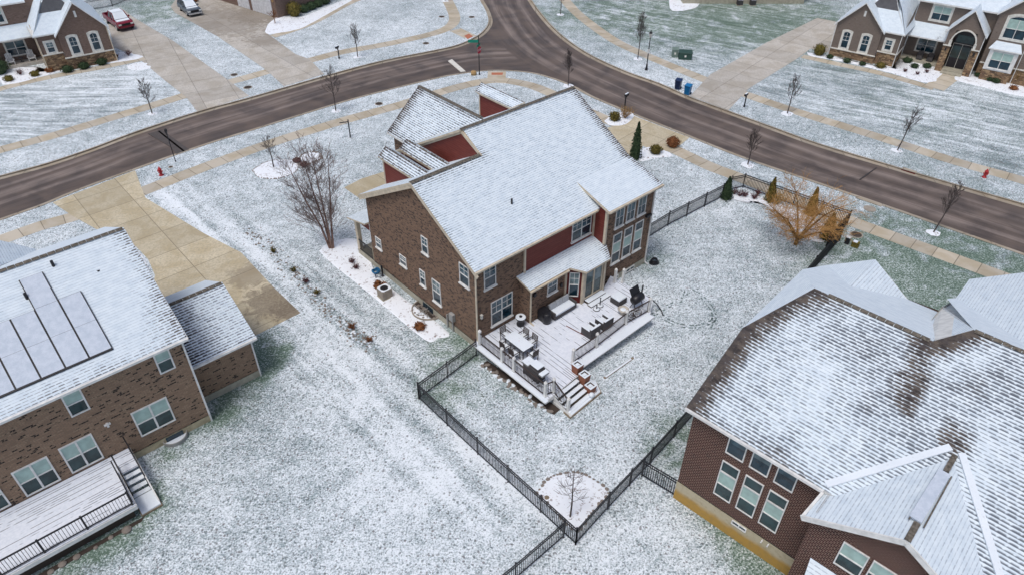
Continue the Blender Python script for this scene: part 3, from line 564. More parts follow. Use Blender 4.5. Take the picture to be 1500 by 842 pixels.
# ------------------------------------------------------------------ house building kit
def frame(px, py, az): p = G(px, py); return p, rad(az)
def house(name, label, px, py, az, cat='house'):
    p, a = frame(px, py, az); return thing(name, label, cat, (p.x, p.y, 0), a)
def window(par, o, ax, w_, h, n=1, style='hung', sill=True, muntin=0, trim='white_trim', arch=False, surround=None, blind=0, gl='glass', fr=.05):
    """o = lower left corner on the wall (seen from outside), ax = direction along the wall, outward = ax x up"""
    ax = Vector(ax).normalized(); up = Vector((0, 0, 1)); out = ax.cross(up)
    X = Matrix(((ax.x, out.x, 0, o[0]), (ax.y, out.y, 0, o[1]), (ax.z, out.z, 1, o[2]), (0, 0, 0, 1)))
    m = MB(); m.X = X
    def archpts(x0, x1, z, rise, k=8): return [(x0 + (x1 - x0) * i / k, z + rise * (1 - (2 * i / k - 1) ** 2)) for i in range(k + 1)]
    def ring(x0, x1, z0, z1, t, d0, d1, rise=0):
        m.box(x0, d0, z0, x0 + t, d1, z1); m.box(x1 - t, d0, z0, x1, d1, z1); m.box(x0 + t, d0, z0, x1 - t, d1, z0 + t)
        if not rise: m.box(x0 + t, d0, z1 - t, x1 - t, d1, z1)
        else:
            a = archpts(x0, x1, z1, rise); b = archpts(x0 + t, x1 - t, z1 - t, rise)
            for i in range(len(a) - 1):
                q = [a[i], a[i + 1], b[i + 1], b[i]]
                F = [m.P((x, d1, z)) for x, z in q]; B = [m.P((x, d0, z)) for x, z in q]; m.fi(F[::-1]); m.fi(B)
                for k in range(4): m.fi((F[k], F[(k + 1) % 4], B[(k + 1) % 4], B[k]))
    rise = w_ * .16 if arch else 0
    ring(0, w_, 0, h, fr, -.02, .055, rise)
    for i in range(1, n): m.box(w_ * i / n - fr * .6, -.02, fr, w_ * i / n + fr * .6, .053, h - fr)
    wo = m.build('window', trim, par)
    s_ = MB(); s_.X = X
    if style == 'hung': s_.box(fr, .0, h * .5 - .025, w_ - fr, .05, h * .5 + .025)
    if style == 'transom': s_.box(fr, 0, h * .70 - .04, w_ - fr, .052, h * .70 + .04); s_.box(fr, 0, h * .36 - .025, w_ - fr, .05, h * .36 + .025)
    if muntin:
        for i in range(n):
            xa, xb = w_ * i / n, w_ * (i + 1) / n
            for k in range(1, muntin + 1): x = xa + (xb - xa) * k / (muntin + 1); s_.box(x - .012, 0, (h * .5 if style == 'hung' else fr), x + .012, .03, h - fr)
            if style != 'hung': s_.box(xa + fr, 0, h * .5 - .012, xb - fr, .03, h * .5 + .012)
            else: s_.box(xa + fr, 0, h * .75 - .012, xb - fr, .028, h * .75 + .012)
    if s_.v: s_.build('sash', trim, wo)
    g = MB(); g.X = X; zt = h - fr * .5
    if arch:
        a = archpts(fr * .5, w_ - fr * .5, zt, rise); g.face([(fr * .5, .008, fr * .5)] + [(x, .008, z) for x, z in a][::1] + [(w_ - fr * .5, .008, fr * .5)])
    else: g.face([(fr * .5, .008, fr * .5), (fr * .5, .008, zt), (w_ - fr * .5, .008, zt), (w_ - fr * .5, .008, fr * .5)])
    g.build('glass', gl, wo)
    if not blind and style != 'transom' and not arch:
        g = MB(); g.X = X; g.face([(fr, .0095, h * .5), (fr, .0095, zt - .02), (w_ - fr, .0095, zt - .02), (w_ - fr, .0095, h * .5)]); g.build('sky_reflection_pane', random.choice(('glass_painted_sky', 'glass_painted_sky', 'glass_painted_sky2')), wo)  # light blue face over the upper half: painted sky reflection
    if blind:
        b = MB(); b.X = X; top = h - fr if style != 'transom' else h * .70 - .04; bot = h * (1 - blind) if style != 'transom' else h * .36 + .02
        b.face([(fr, .011, bot), (fr, .011, top), (w_ - fr, .011, top), (w_ - fr, .011, bot)]); b.build('blind', 'blind', wo)
    if sill:
        b = MB(); b.X = X; b.box(-.06, -.02, -.09, w_ + .06, .11, -.003); b.build('sill', trim, wo)
    if surround:
        b = MB(); b.X = X; m2 = m; m = b; t = surround
        def rr(x0, x1, z0, z1, rise): ring(x0, x1, z0, z1, t, -.02, .04, rise)
        rr(-t - .003, w_ + t + .003, -t, h + t + .003, rise * 1.1); b.build('surround', 'stone_paint', wo)
    return wo
def wall(par, quads, mat, name='wall'):
    groups = []
    for q in quads:
        pts = [Vector(p) for p in q]; hit = [g for g in groups if any((a - Vector(b)).length < .12 for a in pts for r in g for b in r)]
        new = [q]
        for g in hit: new += g; groups.remove(g)
        groups.append(new)
    if name in ('wall', 'foundation') and len(groups) > 1: groups = [sum(groups, [])] if name == 'wall' else groups
    for g in groups:
        m = MB()
        for q in g: m.face(q)
        o = m.build(name, mat, par)
    return o
def V4(x0, y0, x1, y1, z0, za, zb=None, apex=None):
    """vertical wall from (x0,y0) to (x1,y1), outside on the right hand"""
    zb = za if zb is None else zb; P = [(x0, y0, z0), (x1, y1, z0), (x1, y1, zb)]
    if apex: P.append(apex)
    return P + [(x0, y0, za)]
def body(x0, y0, x1, y1, z0, z1): return [V4(x0, y0, x1, y0, z0, z1), V4(x1, y0, x1, y1, z0, z1), V4(x1, y1, x0, y1, z0, z1), V4(x0, y1, x0, y0, z0, z1)]
def bars(par, name, mat, *B):
    for a, b, w_, *h in B: m = MB(); m.bar(a, b, w_, *h); o = m.build(name, mat, par)
    return o
def ridge(par, a, b, w_=.34):
    a = Vector(a); b = Vector(b); d = (b - a).normalized(); x = d.cross(Vector((0, 0, 1))).normalized() * w_ / 2; dz = Vector((0, 0, -.07)); up = Vector((0, 0, .045)); m = MB()
    n = max(2, int((b - a).length / .35))
    for i in range(n):
        p = a.lerp(b, i / n); q = a.lerp(b, (i + .93) / n); l = Vector((0, 0, random.uniform(0, .008))) + up
        P = [p - x + dz + l, p + l, p + x + dz + l, q - x + dz + l, q + l, q + x + dz + l]
        m.face([P[0], P[1], P[4], P[3]]); m.face([P[1], P[2], P[5], P[4]]); m.face([P[0], P[3], P[5], P[2]])
    return m.build('ridge_cap', 'ridge_cap', par)
def downspout(par, x, y, z0, z1, out=(0, -1), mat='cream_trim'):
    m = MB(); ox, oy = out; m.bar((x + ox * .07, y + oy * .07, z0), (x + ox * .07, y + oy * .07, z1 - .35), .09, .07)
    m.bar((x + ox * .07, y + oy * .07, z1 - .37), (x + ox * .35, y + oy * .35, z1 - .1), .09, .07); m.bar((x + ox * .07, y + oy * .07, z0 + .04), (x + ox * .4, y + oy * .4, z0 - .02), .09, .07)
    return m.build('downspout', mat, par)
def gable(par, x0, x1, y0, y1, ez, rz, axis, mat, over=.3, bare=(), trim='cream_trim', th=.15, cap=True):
    """gable roof over rectangle; returns ridge ends"""
    m = MB()
    if axis == 'y':
        xm = (x0 + x1) / 2; s = (rz - ez) / (xm - x0); e = ez - s * over
        m.roof([(x0 - over, y0 - over, e), (xm, y0 - over, rz), (xm, y1 + over, rz), (x0 - over, y1 + over, e)], th, bare=bare)
        m.roof([(x1 + over, y0 - over, e), (xm, y0 - over, rz), (xm, y1 + over, rz), (x1 + over, y1 + over, e)], th, bare=bare); R_ = ((xm, y0 - over, rz), (xm, y1 + over, rz))
    else:
        ym = (y0 + y1) / 2; s = (rz - ez) / (ym - y0); e = ez - s * over
        m.roof([(x0 - over, y0 - over, e), (x1 + over, y0 - over, e), (x1 + over, ym, rz), (x0 - over, ym, rz)], th, bare=bare)
        m.roof([(x0 - over, y1 + over, e), (x1 + over, y1 + over, e), (x1 + over, ym, rz), (x0 - over, ym, rz)], th, bare=bare); R_ = ((x0 - over, ym, rz), (x1 + over, ym, rz))
    o = m.build('roof', [mat, trim], par)
    if cap: ridge(o, *R_)
    return o

# ================================================================== main house
mh = house('brick_house', 'large brown brick house with red siding and snowy roof in the middle of the photo', 699, 511, 42)
SL = .573; Z0 = 6.25
zr = lambda v: Z0 + SL * (v + .4)
VR1, ZR1 = 5.3, zr(5.3); VR2, ZR2 = 7.1, zr(7.1)
zf1 = lambda v: ZR1 - SL * (v - VR1); zf2 = lambda v: ZR2 - SL * (v - VR2)
Wd = 11.35; We = 14.7
top = lambda v: zr(v) - .17
wall(mh, [V4(0, Wd, 0, 0, .5, zf1(Wd) - .17, top(0), (0, VR1, ZR1 - .17)), V4(0, 0, 3.84, 0, .5, top(0)), V4(3.84, 0, 9.95, 0, .5, 3.9),
          V4(9.95, -1, 14.75, -1, .5, 6.35), V4(14.75, -1, 14.75, We, .5, zf2(We) - .2, zf2(We) - .2) , V4(14.75, 0, 14.75, We, 5.8, top(0), zf2(We) - .17, None)[:2] + [(14.75, We, zf2(We) - .17), (14.75, VR2, ZR2 - .17), (14.75, 0, top(0))],
          V4(14.75, -1, 14.75, 1.5, 6.0, 6.35, 7.0), V4(14.75, We, 5, We, .5, zf2(We) - .17), V4(5, We, 5, Wd, .5, 6.0), V4(5, Wd, 0, Wd, .5, zf1(Wd) - .17), V4(9.95, 0, 9.95, -1, .5, 3.9)], 'brick_tan')
wall(mh, [V4(3.845, -.004, 9.945, -.004, 3.85, top(0)), V4(9.946, -.004, 9.946, -1, 3.7, top(0), 6.35)], 'red_siding', 'siding')
wall(mh, [[(4.996, VR1, ZR1 - .4), (4.996, VR2, ZR2 - .15), (4.996, We, zf2(We) - .15), (4.996, We, 5.4), (4.996, Wd, 5.4)]], 'red_siding', 'siding')
# foundation
wall(mh, body(-.03, -.03, 14.72, Wd + .02, -.2, .497) + [V4(9.92, -1.03, 14.78, -1.03, -.2, .5), V4(14.78, -1.03, 14.78, We, -.2, .5), V4(9.92, 0, 9.92, -1.03, -.2, .5)], 'foundation', 'foundation')
# bump-out with the breakfast bay
wall(mh, [V4(3.45, 0, 3.45, -.95, .3, 3.75, 3.5), V4(3.45, -.95, 6.55, -.95, .3, 3.5)], 'brick_tan', 'bump_out_wall')
wall(mh, [V4(6.55, -.95, 7.35, -1.75, .6, 3.5), V4(7.35, -1.75, 9.3, -1.75, .6, 3.4), V4(9.3, -1.75, 9.94, -1.0, .6, 3.5)], 'brick_red_paint', 'bay_wall')
bars(mh, 'corner_trim', 'cream_trim', ((6.55, -.98, .75), (6.55, -.98, 3.45), .13), ((7.35, -1.78, .75), (7.35, -1.78, 3.4), .16), ((9.3, -1.78, .75), (9.3, -1.78, 3.4), .16), ((9.94, -1.05, .75), (9.94, -1.05, 3.5), .12))
bars(mh, 'corner_trim', 'cream_trim', ((3.84, -.04, 3.9), (3.84, -.04, 6.2), .12), ((9.90, -.04, 3.9), (9.90, -.04, 6.2), .12), ((9.95, -1.03, 3.8), (9.95, -1.03, 6.4), .16))
# roofs
m = MB()
B1 = [((-.3, -.6, 6.1), (-.3, VR1, ZR1), .45, .35), ((-.3, VR1, ZR1), (5, VR1, ZR1), .9, .55), ((5, VR2, ZR2), (14.95, VR2, ZR2), .8, .45), ((14.95, 1, zr(1)), (14.95, VR2, ZR2), .9, 1.1), ((8, 4, 8.8), (13, 5, 9.4), 4, -.12), ((4, 0, 6.5), (8, 1.4, 7.3), 1.5, .10)]
m.roof([(-.3, -.4, Z0), (14.95, -.4, Z0), (14.95, VR2, ZR2), (5, VR2, ZR2), (5, VR1, ZR1), (-.3, VR1, ZR1)], bare=B1)
m.roof([(-.3, VR1, ZR1), (5, VR1, ZR1), (5, Wd + .4, zf1(Wd + .4)), (-.3, Wd + .4, zf1(Wd + .4))], bare=[((0, 0, -90), (1, 0, -90), 1, 1)])
m.roof([(4.8, VR2, ZR2), (14.95, VR2, ZR2), (14.95, We + .4, zf2(We + .4)), (4.8, We + .4, zf2(We + .4))])
ro = m.build('roof', ['roof_main', 'cream_trim'], mh)
ridge(ro, (-.3, VR1, ZR1), (4.9, VR1, ZR1)); ridge(ro, (4.9, VR2, ZR2), (14.9, VR2, ZR2))
m = MB(); pz = 6.5; pv = 1.5
m.roof([(9.75, -1.35, pz), (15.0, -1.35, pz), (15.0, pv, zr(pv) + .03), (9.75, pv, zr(pv) + .03)], .2, bare=[((15, -1.35, pz), (15, pv, zr(pv)), .8, 1.0), ((9.75, -1.35, pz), (15, -1.35, pz), 9, -.25)])
o = m.build('roof_extension', ['roof_main', 'cream_trim'], mh)
bars(mh, 'rake_board', 'cream_trim', ((-.26, -.6, 5.96), (-.26, VR1, ZR1 - .2), .05, .26), ((-.26, VR1, ZR1 - .2), (-.26, Wd + .4, zf1(Wd + .4) - .2), .05, .34), ((14.92, VR2, ZR2 - .2), (14.92, .9, zr(.9) - .2), .05, .24), ((4.95, VR2, ZR2 - .22), (4.95, VR1 - .1, ZR1 - .12), .06, .2), ((4.95, VR2, ZR2 - .22), (4.95, We, zf2(We) - .22), .06, .2))
bars(mh, 'gutter', 'cream_trim', ((-.3, -.47, Z0 - .06), (9.7, -.47, Z0 - .06), .12, .12), ((9.75, -1.42, pz - .08), (15, -1.42, pz - .08), .12, .12), ((3.2, -1.3, 3.52), (6.5, -1.3, 3.52), .1, .1))
m = MB()   # low rear roof
zl = lambda v: 4.0 + .27 * v
m.roof([(3.2, 0, 4.0), (3.2, -1.25, zl(-1.25)), (6.6, -1.25, zl(-1.25)), (7.3, -2.05, zl(-2.05)), (9.5, -2.05, zl(-2.05)), (10.15, -1.05, zl(-1.05)), (9.93, -1.0, zl(-1)), (9.93, 0, 4.0)], .15, bare=[((9.5, -2.05, 3.5), (10.1, -1.0, 3.8), .4, .8)])
m.build('lower_roof', ['roof_main', 'cream_trim'], mh)
downspout(mh, 0, 0, .75, 6.3); downspout(mh, 3.5, -.95, .75, 3.6); downspout(mh, 14.65, -1, .1, 6.4, mat='white_trim')
# dormers and front gable
def dormer(u, z, v0, v1, back, matw='red_siding', hw=.66, sl=.78, vw=None, roofm='roof_front', zb=5.6):
    vw = vw or v1 - .35; e = z - sl * hw; m = MB(); d = thing  # noqa
    bare = [((u - hw, v1, e), (u, v1, z), .5, .9), ((u - hw, v0, e), (u - hw, v1, e), .3, .6), ((u, v0, z), (u, v1, z), .35, .7)]
    m.roof([(u, v0, z), (u, v1, z), (u - hw, v1, e), (u - hw, v0 + hw * 1.2, e)], .08, .3, bare=bare); m.roof([(u, v0, z), (u, v1, z), (u + hw, v1, e), (u + hw, v0 + hw * 1.2, e)], .08, .3, bare=bare)
    w_ = hw - .15; f = MB(); f.face(V4(u - w_, vw, u - w_, back, zb, z - sl * w_ - .09)); f.face(V4(u + w_, back, u + w_, vw, zb, z - sl * w_ - .09)); f.face(V4(u + w_, vw, u - w_, vw, zb, z - sl * w_ - .09, None, (u, vw, z - .09)))
    p = f.build('dormer', matw, mh); m.build('dormer_roof', [roofm, 'cream_trim'], p)
    window(p, (u + w_ - .12, vw, z - sl * w_ - .09 - .95), (-1, 0, 0), w_ * 2 - .24, .85, sill=False)
    bars(p, 'dormer_trim', 'cream_trim', ((u - w_, vw - .02, zb), (u - w_, vw - .02, e), .09), ((u - hw + .02, v1 - .3, e - .1), (u - hw + .02, v0 + hw, e - .1), .04, .1))
dormer(4.23 - .35, 8.5, 7.1, 11.75, 8.0); dormer(2.24, 8.5, 7.1, 11.8, 8.0)
dormer(13.2, 8.9, 10.2, 15.1, 11, roofm='roof_main', zb=6.2)
m = MB(); u, z, v1, hw = 9.15, 8.95, 17.6, 3.2; e = 6.2
bare = [((u - hw, v1, e), (u, v1, z), 1.0, .9), ((u - hw, 14, e), (u - hw, v1, e), .6, .5), ((u, 10, z), (u, 17, z), .3, .6)]
m.roof([(u, 9.9, z), (u, v1, z), (u - hw, v1, e), (u - hw, 14.9, e)], .16, bare=bare); m.roof([(u, 9.9, z), (u, v1, z), (u + hw, v1, e), (u + hw, 14.9, e)], .16)
fg = m.build('front_gable_roof', ['roof_front', 'white_trim'], mh); ridge(fg, (u, 10.2, z), (u, v1, z))
wall(mh, [V4(6.3, 17.25, 6.3, We, 0, 6.3), V4(12.0, We, 12.0, 17.25, 0, 6.3), V4(12, 17.25, 6.3, 17.25, 0, 6.3, None, (9.15, 17.25, 8.7))], 'brick_tan', 'front_gable_wall')
window(mh, (6.3, 16.0, 3.6), (0, -1, 0), .9, 1.6, surround=.12); bars(mh, 'frieze_board', 'cream_trim', ((6.22, 17.3, 6.05), (6.22, We + .4, 6.05), .05, .2))
# side porch at the front left corner
m = MB(); m.roof([(-.35, Wd, 3.75), (-.35, 13.75, 3.15), (4.8, 13.75, 3.15), (4.8, Wd, 3.75)], .12); m.build('porch_roof', ['roof_main', 'cream_trim'], mh)
m = MB(); m.box(0, Wd + .02, -.1, 4.8, 13.5, .45); m.build('porch_floor', 'foundation', mh)
for x, y in ((.12, 13.3), (2.4, 13.3), (4.6, 13.3)): m = MB(); m.box(x - .14, y - .14, .45, x + .14, y + .14, 3.05); m.build('porch_post', 'cream_trim', mh)
m = MB(); m.face([(0, Wd + .05, 3.6), (0, Wd + .05, 3.0), (0, 13.5, 3.0), (0, 13.5, 3.15)]); m.build('porch_gable', 'red_siding', mh)
m = MB(); m.bar((0, 11.5, 1.4), (0, 13.2, 1.4), .06); m.bar((0, 11.5, .6), (0, 13.2, .6), .05)
for i in range(15): m.bar((0, 11.5 + i * .12, .6), (0, 11.5 + i * .12, 1.4), .03)
m.build('porch_railing', 'black_metal', mh)
# windows of the main house: gable wall (u = 0, seen from the left)
for v, z, w_, h, kw in ((10.72, 2.1, .68, .85, {}), (5.1, 4.65, .65, 1.22, {}), (7.85, 2.25, .75, .78, {}), (5.62, 1.85, .58, 1.2, {}), (4.3, 1.3, .85, 1.75, {}), (1.38, 4.45, .88, 1.45, {})):
    window(mh, (0, v, z), (0, -1, 0), w_, h, muntin=1)
for u, v, z, w_, h, n in ((.66, 0, 4.3, .9, 1.5, 1), (1.15, 0, 1.2, 1.72, 1.85, 2), (7.9, -.004, 4.35, 1.75, 1.48, 2), (4.95, -.95, 2.2, .85, 1.1, 1)):
    window(mh, (u, v, z), (1, 0, 0), w_, h, n, muntin=1)
for u in (10.85, 11.95, 13.06): window(mh, (u, -1, 4.6), (1, 0, 0), .82, 1.4, style='fixed', muntin=1)
for u in (10.85, 11.95, 13.06): window(mh, (u, -1, 1.7), (1, 0, 0), .84, 2.35, style='transom', arch=False, gl='glass', blind=.6)
d = Vector((.8, -.8, 0)).normalized(); window(mh, (6.55 + d.x * .25, -.95 + d.y * .25, 1.3), d, .64, 1.9, muntin=1, sill=False)
dr = window(mh, (7.5, -1.75, .95), (1, 0, 0), 1.65, 2.2, 2, style='fixed', sill=False, trim='cream_trim', gl='glass_green', fr=.09); dr.name = 'patio_door'
m = MB(); m.box(-.015, 4.9, 1.0, .0, 5.2, 1.1)
# wall lanterns and boxes
m = MB(); m.box(.28, -.16, 2.35, .40, -.02, 2.6); m.box(.26, -.18, 2.6, .42, -.02, 2.64); m.build('wall_lantern', 'lamp_glass', mh)
m = MB(); m.box(3.72, -1.1, 2.75, 3.9, -.97, 3.0); m.build('floodlight', 'black_metal', mh)
m = MB(); m.box(6.05, -1.08, 2.3, 6.2, -.97, 2.55); m.build('wall_lantern', 'black_metal', mh)
m = MB(); m.box(14.0, -1.22, 4.15, 14.5, -1.02, 4.3); m.build('hose_reel', 'black_metal', mh)
m = MB(); m.box(-.25, 2.05, .95, -.02, 2.45, 1.5); m.bar((-.1, 2.25, 0), (-.1, 2.25, 1), .07); m.bar((-.1, 2.8, 0), (-.1, 2.8, 1.1), .09); m.build('meter_box', 'grey_plastic', mh)
for bx in (10.9, 12.6): window(mh, (bx, -1.03, .12), (1, 0, 0), .9, .33, 2, style='fixed', sill=False)
m = MB()
for i, (x, y) in enumerate(((4.6, 2.0),)): m.tube([(x, y, zr(y) - .05), (x, y, zr(y) + .35)], .06, 8)
m.build('vent_pipe', 'black_metal', mh)

# ---- window well, condenser etc. beside the gable wall
def L2W(obj, u, v, z=0):
    a = obj.rotation_euler[2]; o = obj.location; return Vector((o.x + u * cos(a) - v * sin(a), o.y + u * sin(a) + v * cos(a), z))
def ac(loc, rz, label, group=None, mat='ac_metal'):
    t = thing('condenser_unit', label, 'air conditioner', loc, rz, group)
    m = MB(); m.box(-.42, -.42, .0, .42, .42, .06); m.build('pad', 'foundation', t)
    m = MB(); m.box(-.36, -.36, .06, .36, .36, .74)
    for i in range(14):
        z = .12 + i * .043; m.box(-.37, -.37, z, .37, .37, z + .018)
    m.build('casing', mat, t)
    m = MB()
    for i in range(20):
        a0, a1 = 2 * pi * i / 20, 2 * pi * (i + 1) / 20; sq = lambda a: min(.37 / max(abs(cos(a)), 1e-3), .37 / max(abs(sin(a)), 1e-3), .46)
        m.face([(.27 * cos(a0), .27 * sin(a0), .76), (sq(a0) * cos(a0), sq(a0) * sin(a0), .76), (sq(a1) * cos(a1), sq(a1) * sin(a1), .76), (.27 * cos(a1), .27 * sin(a1), .76)])
    m.build('snowy_rim', 'snow', t)
    m = MB(); m.lathe([(.26, .70), (.26, .755), (.02, .765)], n=18); m.lathe([(.09, .765), (.08, .80), (.01, .81)], n=12); f = m.build('fan_grille', 'black_metal', t)
    return t
ac(L2W(mh, -1.36, 8.05), rad(42), 'tan condenser unit with round fan in the snowy strip beside the brick gable')
m = MB(); t = thing('window_well', 'half round rusty window well full of rocks at the brick gable wall', 'window well', L2W(mh, 0, 5.0), rad(42))
R_ = 1.1; P = [(-R_ * cos(a) * .95 if False else -R_ * sin(a), R_ * cos(a), 0) for a in [pi * i / 14 for i in range(15)]]
for i in range(14): m.bar((P[i][0], P[i][1], .06), (P[i + 1][0], P[i + 1][1], .06), .06, .2)
m.build('steel_rim', 'ac_metal', t)
m = MB(); m.face([(x * .96, y * .96, .02) for x, y, _ in P]); m.build('well_floor', 'brown_soil', t)
m = MB()
for k in range(60):
    a = random.uniform(0, pi); r = random.uniform(.1, .95); m.X = Matrix.Translation((-r * sin(a), r * cos(a), .02)); q = random.uniform(.04, .09); m.lathe([(q, 0), (q, q * .5), (.01, q)], n=6)
m.X = None; m.build('rocks', 'stone_rock', t)
m = MB(); m.box(-.06, -.55, -.02, -.035, .55, .42); m.build('basement_window', 'glass', t)
m = MB(); m.bar((-.5, -.9, .18), (-.5, .9, .18), .03); m.bar((-.05, 0, .2), (-1.0, 0, .16), .03); m.build('grate', 'grey_plastic', t)
t = thing('hose_caddy', 'blue hose caddy standing in snow near the front corner of the brick gable', 'hose', L2W(mh, -.55, 10.3), rad(42))
m = MB(); m.tube([(cos(a) * .25, sin(a) * .25, .5 + .05 * sin(3 * a)) for a in [2 * pi * i / 16 for i in range(17)]], .07, 6); m.tube([(cos(a) * .2, sin(a) * .2, .4) for a in [2 * pi * i / 16 for i in range(17)]], .07, 6); m.build('hose', 'blue_hose', t)
m = MB(); m.bar((-.2, -.2, 0), (-.2, -.2, .5), .04); m.bar((.2, .2, 0), (.2, .2, .5), .04); m.bar((.3, -.3, 0), (.3, -.3, .95), .1); m.build('stand', 'black_metal', t)
t = thing('downspout_extension', 'black coiled drain hose on the snow at the far rear corner of the brown house', 'drain hose', L2W(mh, 15.2, -1.5), rad(42))
m = MB()
for q in range(3): m.tube([(cos(a) * (.35 - q * .06), sin(a) * (.3 - q * .04), .08 + .09 * q + .05 * sin(2 * a)) for a in [2 * pi * i / 16 for i in range(17)]], .055, 6)
m.build('coil', 'black_metal', t)

# ================================================================== deck of the main house (own frame = main house frame)
DZ = .75
dk = thing('wooden_deck', 'snow covered back deck with stairs behind the brown brick house', 'deck', mh.location.copy(), mh.rotation_euler[2])
DP = [(-.3, -.03), (-.3, -6.35), (.35, -6.35), (2.75, -6.15), (2.75, -5.62), (9.75, -5.5), (11.1, -4.6), (10.95, -1.06), (9.3, -1.8), (7.35, -1.8), (6.55, -1.0), (3.45, -.98), (3.45, -.03)]
m = MB(); m.prism(DP, DZ - .05, DZ); m.build('deck_boards', 'deck', dk)
m = MB(); E_ = DP[:8]
for i in range(len(E_) - 1): m.bar((*E_[i], DZ - .16), (*E_[i + 1], DZ - .16), .05, .26)
m.build('fascia_board', 'white_trim', dk)
m = MB(); m.slab([(2.8, -5.95, DZ + .045), (9.85, -5.82, DZ + .045), (9.7, -5.3, DZ + .045), (2.8, -5.42, DZ + .045)], .09, 0, 1); m.build('border_board', ['snow', 'white_trim'], dk)
m = MB(); m.slab([(-.48, -.2, DZ + .04), (-.48, -6.5, DZ + .04), (-.2, -6.5, DZ + .04), (-.2, -.2, DZ + .04)], .08, 0, 1); m.build('border_board', ['snow', 'white_trim'], dk)
m = MB(); m.prism([(.1, -.3), (.1, -5.9), (2.3, -5.9), (2.3, -5.0), (9.3, -4.9), (10.5, -4.2), (10.4, -1.2)], .0, DZ - .06); m.build('under_frame', 'dark_wood', dk)
def dpost(x, y, z=DZ, h=1.05):
    m = MB(); m.box(x - .075, y - .075, z - .02, x + .075, y + .075, z + h); m.box(x - .095, y - .095, z, x + .095, y + .095, z + .12); m.build('post', 'white_trim', dk)
    m = MB(); m.lathe([(.11, 0), (.11, .03), (.06, .05), (.07, .09), (.04, .13), (.01, .14)], (x, y, z + h), 10); m.build('post_cap', 'white_trim', dk)
for x, y in ((-.1, -.42), (-.1, -2.45), (-.1, -3.5), (-.1, -6.1), (.45, -6.2), (2.95, -5.28), (5.0, -5.25), (7.9, -5.05), (9.95, -5.2), (10.6, -1.75), (11.0, -2.1)): dpost(x, y)
dpost(.5, -7.35, .05, 1.05)
def rail(a, b, z0=DZ, z1=DZ, n=None, mat='rail_bronze', par=None, h=.92, thick=.05, name='railing'):
    a = Vector((*a, z0)); b = Vector((*b, z1)); L = (b - a).length; n = n or max(2, int(L / .115)); m = MB(); up = Vector((0, 0, 1))
    m.bar(a + up * h, b + up * h, thick + .02, thick); m.bar(a + up * .1, b + up * .1, thick, thick * .8)
    for i in range(1, n): p = a.lerp(b, i / n); m.bar(p + up * .1, p + up * h, .02)
    return m.build(name, mat, par or dk)
for a, b in (((-.1, -.5), (-.1, -2.38)), ((-.1, -2.52), (-.1, -3.43)), ((-.1, -3.57), (-.1, -6.03)), ((-.03, -6.1), (.38, -6.2)), ((2.95, -5.28), (4.93, -5.25)), ((5.07, -5.25), (7.83, -5.05)), ((7.97, -5.05), (9.9, -5.2))): rail(a, b)
rail((.45, -6.25), (.5, -7.28), DZ, .1)
m = MB()
for i in range(4): m.slab([(.42, -6.33 - i * .32, DZ - .15 * (i + 1) + .04), (2.3, -6.2 - i * .32, DZ - .15 * (i + 1) + .04), (2.3, -6.2 - (i + .87) * .32, DZ - .15 * (i + 1) + .04), (.42, -6.33 - (i + .87) * .32, DZ - .15 * (i + 1) + .04)], .05, 0, 1)
m.build('stair_tread', ['snow', 'white_trim'], dk)
m = MB()
for i in range(4): m.face([(.42, -6.36 - i * .32, DZ - .15 * (i + 1)), (2.3, -6.23 - i * .32, DZ - .15 * (i + 1)), (2.3, -6.23 - i * .32, DZ - .15 * i - .03), (.42, -6.36 - i * .32, DZ - .15 * i - .03)])
m.build('stair_riser', 'dark_wood', dk)
m = MB(); m.face([(.36, -6.3, 0), (.36, -7.72, 0), (.36, -7.72, .14), (.36, -6.3, DZ - .05)]); m.box(.34, -7.75, 0, .42, -6.3, .2); m.build('stair_skirt', 'white_trim', dk)
m = MB(); m.prism([(.3, -7.72), (2.95, -7.55), (3.35, -6.85), (3.2, -6.25), (2.3, -6.2), (2.3, -7.35), (.4, -7.45)], .02, .15); m.build('landing', ['snow'], dk)
m = MB(); m.prism([(.25, -7.78), (3.0, -7.6), (3.4, -6.85), (3.25, -6.2), (.3, -7.2)], -.02, .1); m.build('landing_base', 'wood', dk)
m = MB()
for i in range(40): 
    t_ = i / 39; x, y = -.62 + random.uniform(-.16, .16), -1.2 - t_ * 5.6; r = random.uniform(.07, .16); m.X = Matrix.Translation((x + .3 * t_, y, 0)) @ Matrix.Rotation(i * 1.3, 4, 'Z') @ Matrix.Diagonal((1.3, .8, 1, 1)); m.cur = 1 if i % 3 == 0 else 0; m.lathe([(r, -.01), (r, r * .4), (r * .4, r * .6)], n=6)
m.X = None; m.cur = 0; t = thing('rock_border', 'row of brown rocks and soil along the left foot of the back deck', 'rock edging', mh.location.copy(), mh.rotation_euler[2]); m.build('rocks', ['stone_rock', 'snow'], t)
m = MB(); m.prism([(-.72, -1.2), (-.2, -1.2), (.4, -6.9), (-.2, -6.95)], -.03, .02); m.build('soil', 'brown_soil', t)
m = MB(); m.slab([(7.55, -2.2, DZ + .17), (9.2, -2.2, DZ + .17), (9.2, -1.82, DZ + .17), (7.55, -1.82, DZ + .17)], .17, 0, 1); m.slab([(7.45, -2.55, DZ + .09), (9.3, -2.55, DZ + .09), (9.3, -2.2, DZ + .09), (7.45, -2.2, DZ + .09)], .09, 0, 1); m.build('door_step', ['snow', 'dark_wood'], dk)
D = lambda u, v, z=DZ: L2W(mh, u, v, z)
A42 = rad(42)
